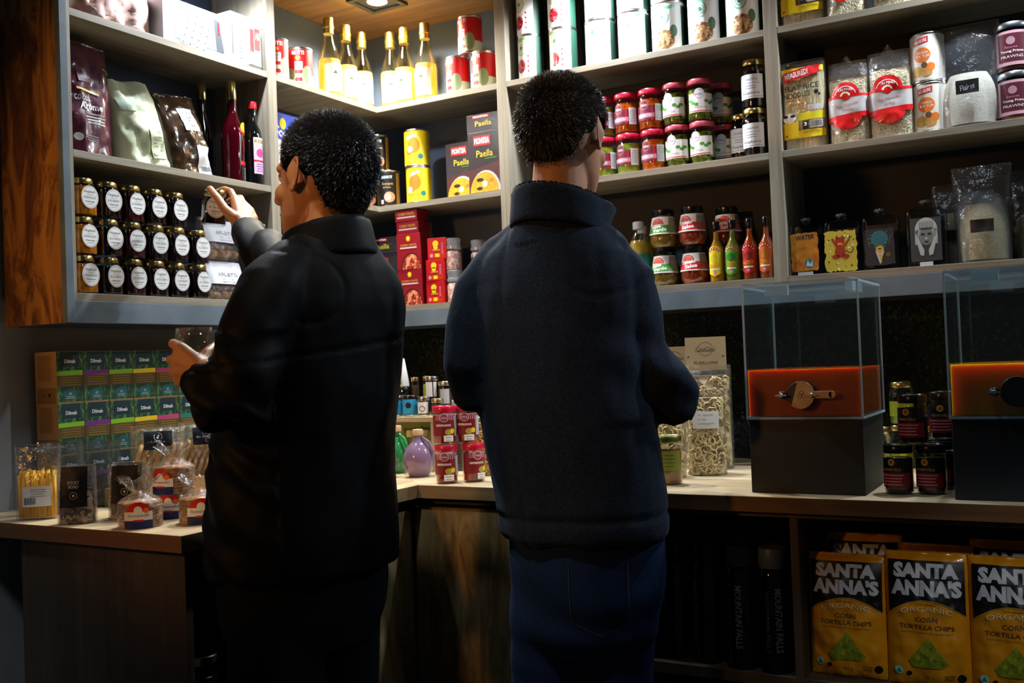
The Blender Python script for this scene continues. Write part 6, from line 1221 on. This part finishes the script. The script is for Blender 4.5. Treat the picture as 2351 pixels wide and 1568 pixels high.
# --- left man: black softshell, faces the left shelves, one hand on a jam jar, the other round a glass
sk = skin2
ml = thing('person', 'man in black jacket at left reaching for a jam jar and holding an empty glass', 'person', (.65, -1.053, 0))
PLACE[ml.name] = Matrix.Translation((.1291, -.1701, .0827)) @ Matrix.Scale(.93, 4)
HL = head_frame((.582, -.943, 1.543), rad(176), rad(5), rad(0), 1.02)
mb = MB(); head_solids(mb, HL)
mb.tube([(.594, -.944, 1.53), (.598, -.944, 1.48), (.597, -.945, 1.42), (.59, -.945, 1.36)], [.053, .056, .062, .08], sk, 20)
T8 = rad(80)
mb.rings([(.525, -.965, .80, .16, .12, T8), (.53, -.965, 1.0, .16, .115, T8), (.555, -.957, 1.15, .165, .11, T8), (.575, -.948, 1.3, .165, .09, T8), (.59, -.943, 1.38, .12, .07, T8)], sk)
mb.tube([(.575, -1.08, 1.335), (.578, -1.185, 1.14), (.548, -1.213, 1.176)], [.05, .04, .03], sk); mb.tube([(.57, -.85, 1.34), (.50, -.797, 1.336), (.36, -.787, 1.382), (.25, -.748, 1.44), (.135, -.69, 1.505)], [.036, .038, .036, .033, .03], sk)
# lower hand, back towards the camera, fingers closing round the glass
hand_tubes(mb, (.545, -1.214, 1.182), (.565, -1.205, 1.165), [(.486, -1.219, 1.226), (.482, -1.224, 1.207), (.484, -1.224, 1.187), (.489, -1.219, 1.170)],
           [[(.458, -1.211, 1.236), (.441, -1.196, 1.238), (.436, -1.176, 1.236)], [(.457, -1.217, 1.208), (.441, -1.200, 1.208), (.437, -1.180, 1.208)], [(.461, -1.216, 1.187), (.446, -1.199, 1.187), (.443, -1.181, 1.187)], [(.468, -1.212, 1.170), (.455, -1.198, 1.170)]],
           [(.53, -1.206, 1.196), (.519, -1.190, 1.216), (.508, -1.166, 1.226), (.497, -1.142, 1.232)])
# raised hand laid over the jar lid
hand_tubes(mb, (.112, -.688, 1.528), (.135, -.692, 1.508), [(.053, -.650, 1.602), (.066, -.638, 1.592), (.083, -.632, 1.574), (.096, -.634, 1.554)],
           [[(.03, -.640, 1.628), (.006, -.638, 1.637), (-.013, -.642, 1.633)], [(.044, -.622, 1.613), (.022, -.622, 1.615), (.008, -.63, 1.605)], [(.062, -.618, 1.590), (.04, -.62, 1.590), (.026, -.632, 1.582)], [(.078, -.620, 1.565), (.058, -.624, 1.562)]],
           [(.104, -.700, 1.545), (.072, -.703, 1.572), (.046, -.700, 1.602), (.014, -.692, 1.629)], .0082)
for h_, k_, f_ in [((.52, -1.04, .80), (.51, -1.04, .41), (.525, -1.05, .01)), ((.53, -.89, .80), (.515, -.88, .41), (.525, -.87, .01))]: mb.tube([h_, k_, f_], [.08, .058, .042], sk, 16)
me = bake(mb, .0034, 4, 'body', [skin2]); put(me, 'body', ml); eyes(HL, ml)
hb = shell_hair(HL, hairg, .083, -.078, 8, .0115, 30000); o = hb.build('hair', smooth=True); rel(o.data, ml); o.parent = ml
mb = MB()
J = [(.527, -.966, .80, .182, .140, T8), (.527, -.966, .81, .194, .152, T8), (.527, -.966, .86, .196, .155, T8), (.527, -.966, .92, .194, .153, T8), (.531, -.966, .98, .192, .148, T8), (.539, -.963, 1.05, .190, .142, T8), (.550, -.959, 1.12, .188, .138, T8), (.558, -.955, 1.19, .188, .134, T8), (.567, -.951, 1.25, .188, .128, T8), (.576, -.948, 1.30, .186, .120, T8), (.583, -.945, 1.34, .170, .110, T8), (.589, -.943, 1.37, .145, .098, T8), (.592, -.943, 1.40, .110, .085, T8), (.594, -.943, 1.43, .084, .078, T8)]
mb.rings(J, shell, 44)
J_arm = lambda P, R_: mb.tube(P, R_, shell, 22)
J_arm([(.588, -1.045, 1.372), (.585, -1.095, 1.325), (.583, -1.14, 1.25), (.583, -1.175, 1.18), (.580, -1.188, 1.125), (.566, -1.200, 1.128), (.552, -1.208, 1.150), (.545, -1.212, 1.166)], [.052, .062, .062, .060, .062, .058, .052, .044])
J_arm([(.582, -.845, 1.365), (.55, -.80, 1.335), (.46, -.79, 1.345), (.35, -.785, 1.385), (.25, -.748, 1.44), (.17, -.712, 1.49), (.150, -.700, 1.502)], [.052, .062, .060, .056, .050, .045, .041])
mb.tube([(.585, -1.05, 1.362), (.592, -1.0, 1.40), (.594, -.945, 1.415), (.588, -.89, 1.395), (.583, -.845, 1.36)], [.050, .046, .044, .046, .050], shell, 18)
me = bake(mb, .006, 6, 'jacket', [shell])
def wl_(co):
    d = .004 * fold_noise(co, 12, 12, 6, 12) + .002 * fold_noise(co, 30, 30, 14, 3)
    if co.x < .45 and co.z > 1.3: d += .0075 * sin(co.x * 75 + co.z * 30 + 3.5 * fold_noise(co, 9, 9, 9))
    if co.y < -1.12 and co.z < 1.25: d += .005 * sin(co.z * 70 + co.x * 60 + 3 * fold_noise(co, 9, 9, 9))
    ax = math.hypot(co.y + 1.075, (co.z - 1.33)); d -= .0022 * math.exp(-((ax - .066) / .0045) ** 2) * (1 if co.y > -1.10 and co.z > 1.22 else 0)
    d -= .003 * math.exp(-((co.z - 1.225 - (co.y + .95) * .12) / .004) ** 2)
    if co.z < .98: d += .0035 * sin(co.y * 40 + co.z * 10 + 3 * fold_noise(co, 5, 5, 3)) * (.98 - co.z) * 5
    return d
creases(me, wl_); put(me, 'jacket', ml)
collar(ml, 'collar', (.594, -.944), 1.395, 1.468, .094, .078, rad(176), rad(22), shell, lining, .006, .012, .035, tipout=.006)
mb = MB(); mb.rings([(.522, -.966, .84, .172, .132, T8), (.522, -.966, .78, .176, .134, T8), (.52, -.966, .72, .172, .13, T8), (.52, -.966, .66, .15, .11, T8)], trouser, 36)
mb.tube([(.52, -1.045, .76), (.515, -1.045, .62), (.51, -1.045, .42), (.518, -1.05, .18), (.525, -1.052, -.03)], [.092, .090, .078, .066, .064], trouser, 22); mb.tube([(.525, -.885, .76), (.52, -.885, .62), (.515, -.882, .42), (.518, -.875, .18), (.525, -.87, -.03)], [.092, .090, .078, .066, .064], trouser, 22)
me = bake(mb, .008, 6, 'trousers', [trouser]); creases(me, lambda co: .004 * fold_noise(co, 10, 10, 6, 9)); put(me, 'trousers', ml)
mb = MB(); shoe(mb, (.50, -1.055, -.0887), rad(186), leather, solem); rel(mb.build('shoe', ml, smooth=True).data, ml); mb = MB(); shoe(mb, (.50, -.865, -.0887), rad(172), leather, solem); rel(mb.build('shoe', ml, smooth=True).data, ml)
# the glass
t = thing('drinking_glass', 'empty stemless wine glass in the left man\'s lower hand', 'glass', (.57, -1.2638, 1.1662)); t.scale = (.93, .93, .93); gm2 = thin('tumbler_glass', '#f6faf8', 1.5, .03)
MB().lathe([(.018, 0), (.026, .004), (.034, .022), (.037, .042), (.0355, .065), (.0315, .098), (.0305, .098), (.0345, .064), (.0358, .042), (.033, .024), (.024, .008), (.001, .006)], gm2, 32, close=False).build('bowl', t, smooth=True); MB().lathe([(.0306, .0975), (.0318, .0975), (.0316, .0988), (.0308, .0988)], thin('tumbler_rim', '#ffffff', 3, .1), 32, close=False).build('rim', t, smooth=True)

# sub-parts: what is sewn or grown on to a part hangs from that part
bpy.context.view_layer.update()
for root in (mr, ml):
    ch = {c_.name.split('.')[0]: c_ for c_ in root.children}
    coat = ch.get('fleece_jacket') or ch.get('jacket')
    for k_, v_ in (('collar', coat), ('embroidery', coat), ('back_pocket_stitching', ch.get('jeans'))):
        if k_ in ch and v_: ch[k_].parent = v_
    for c_ in list(root.children):
        if c_.name.startswith('eye'): c_.parent = ch['body']
    if 'collar_pile' in ch: ch['collar_pile'].parent = coat
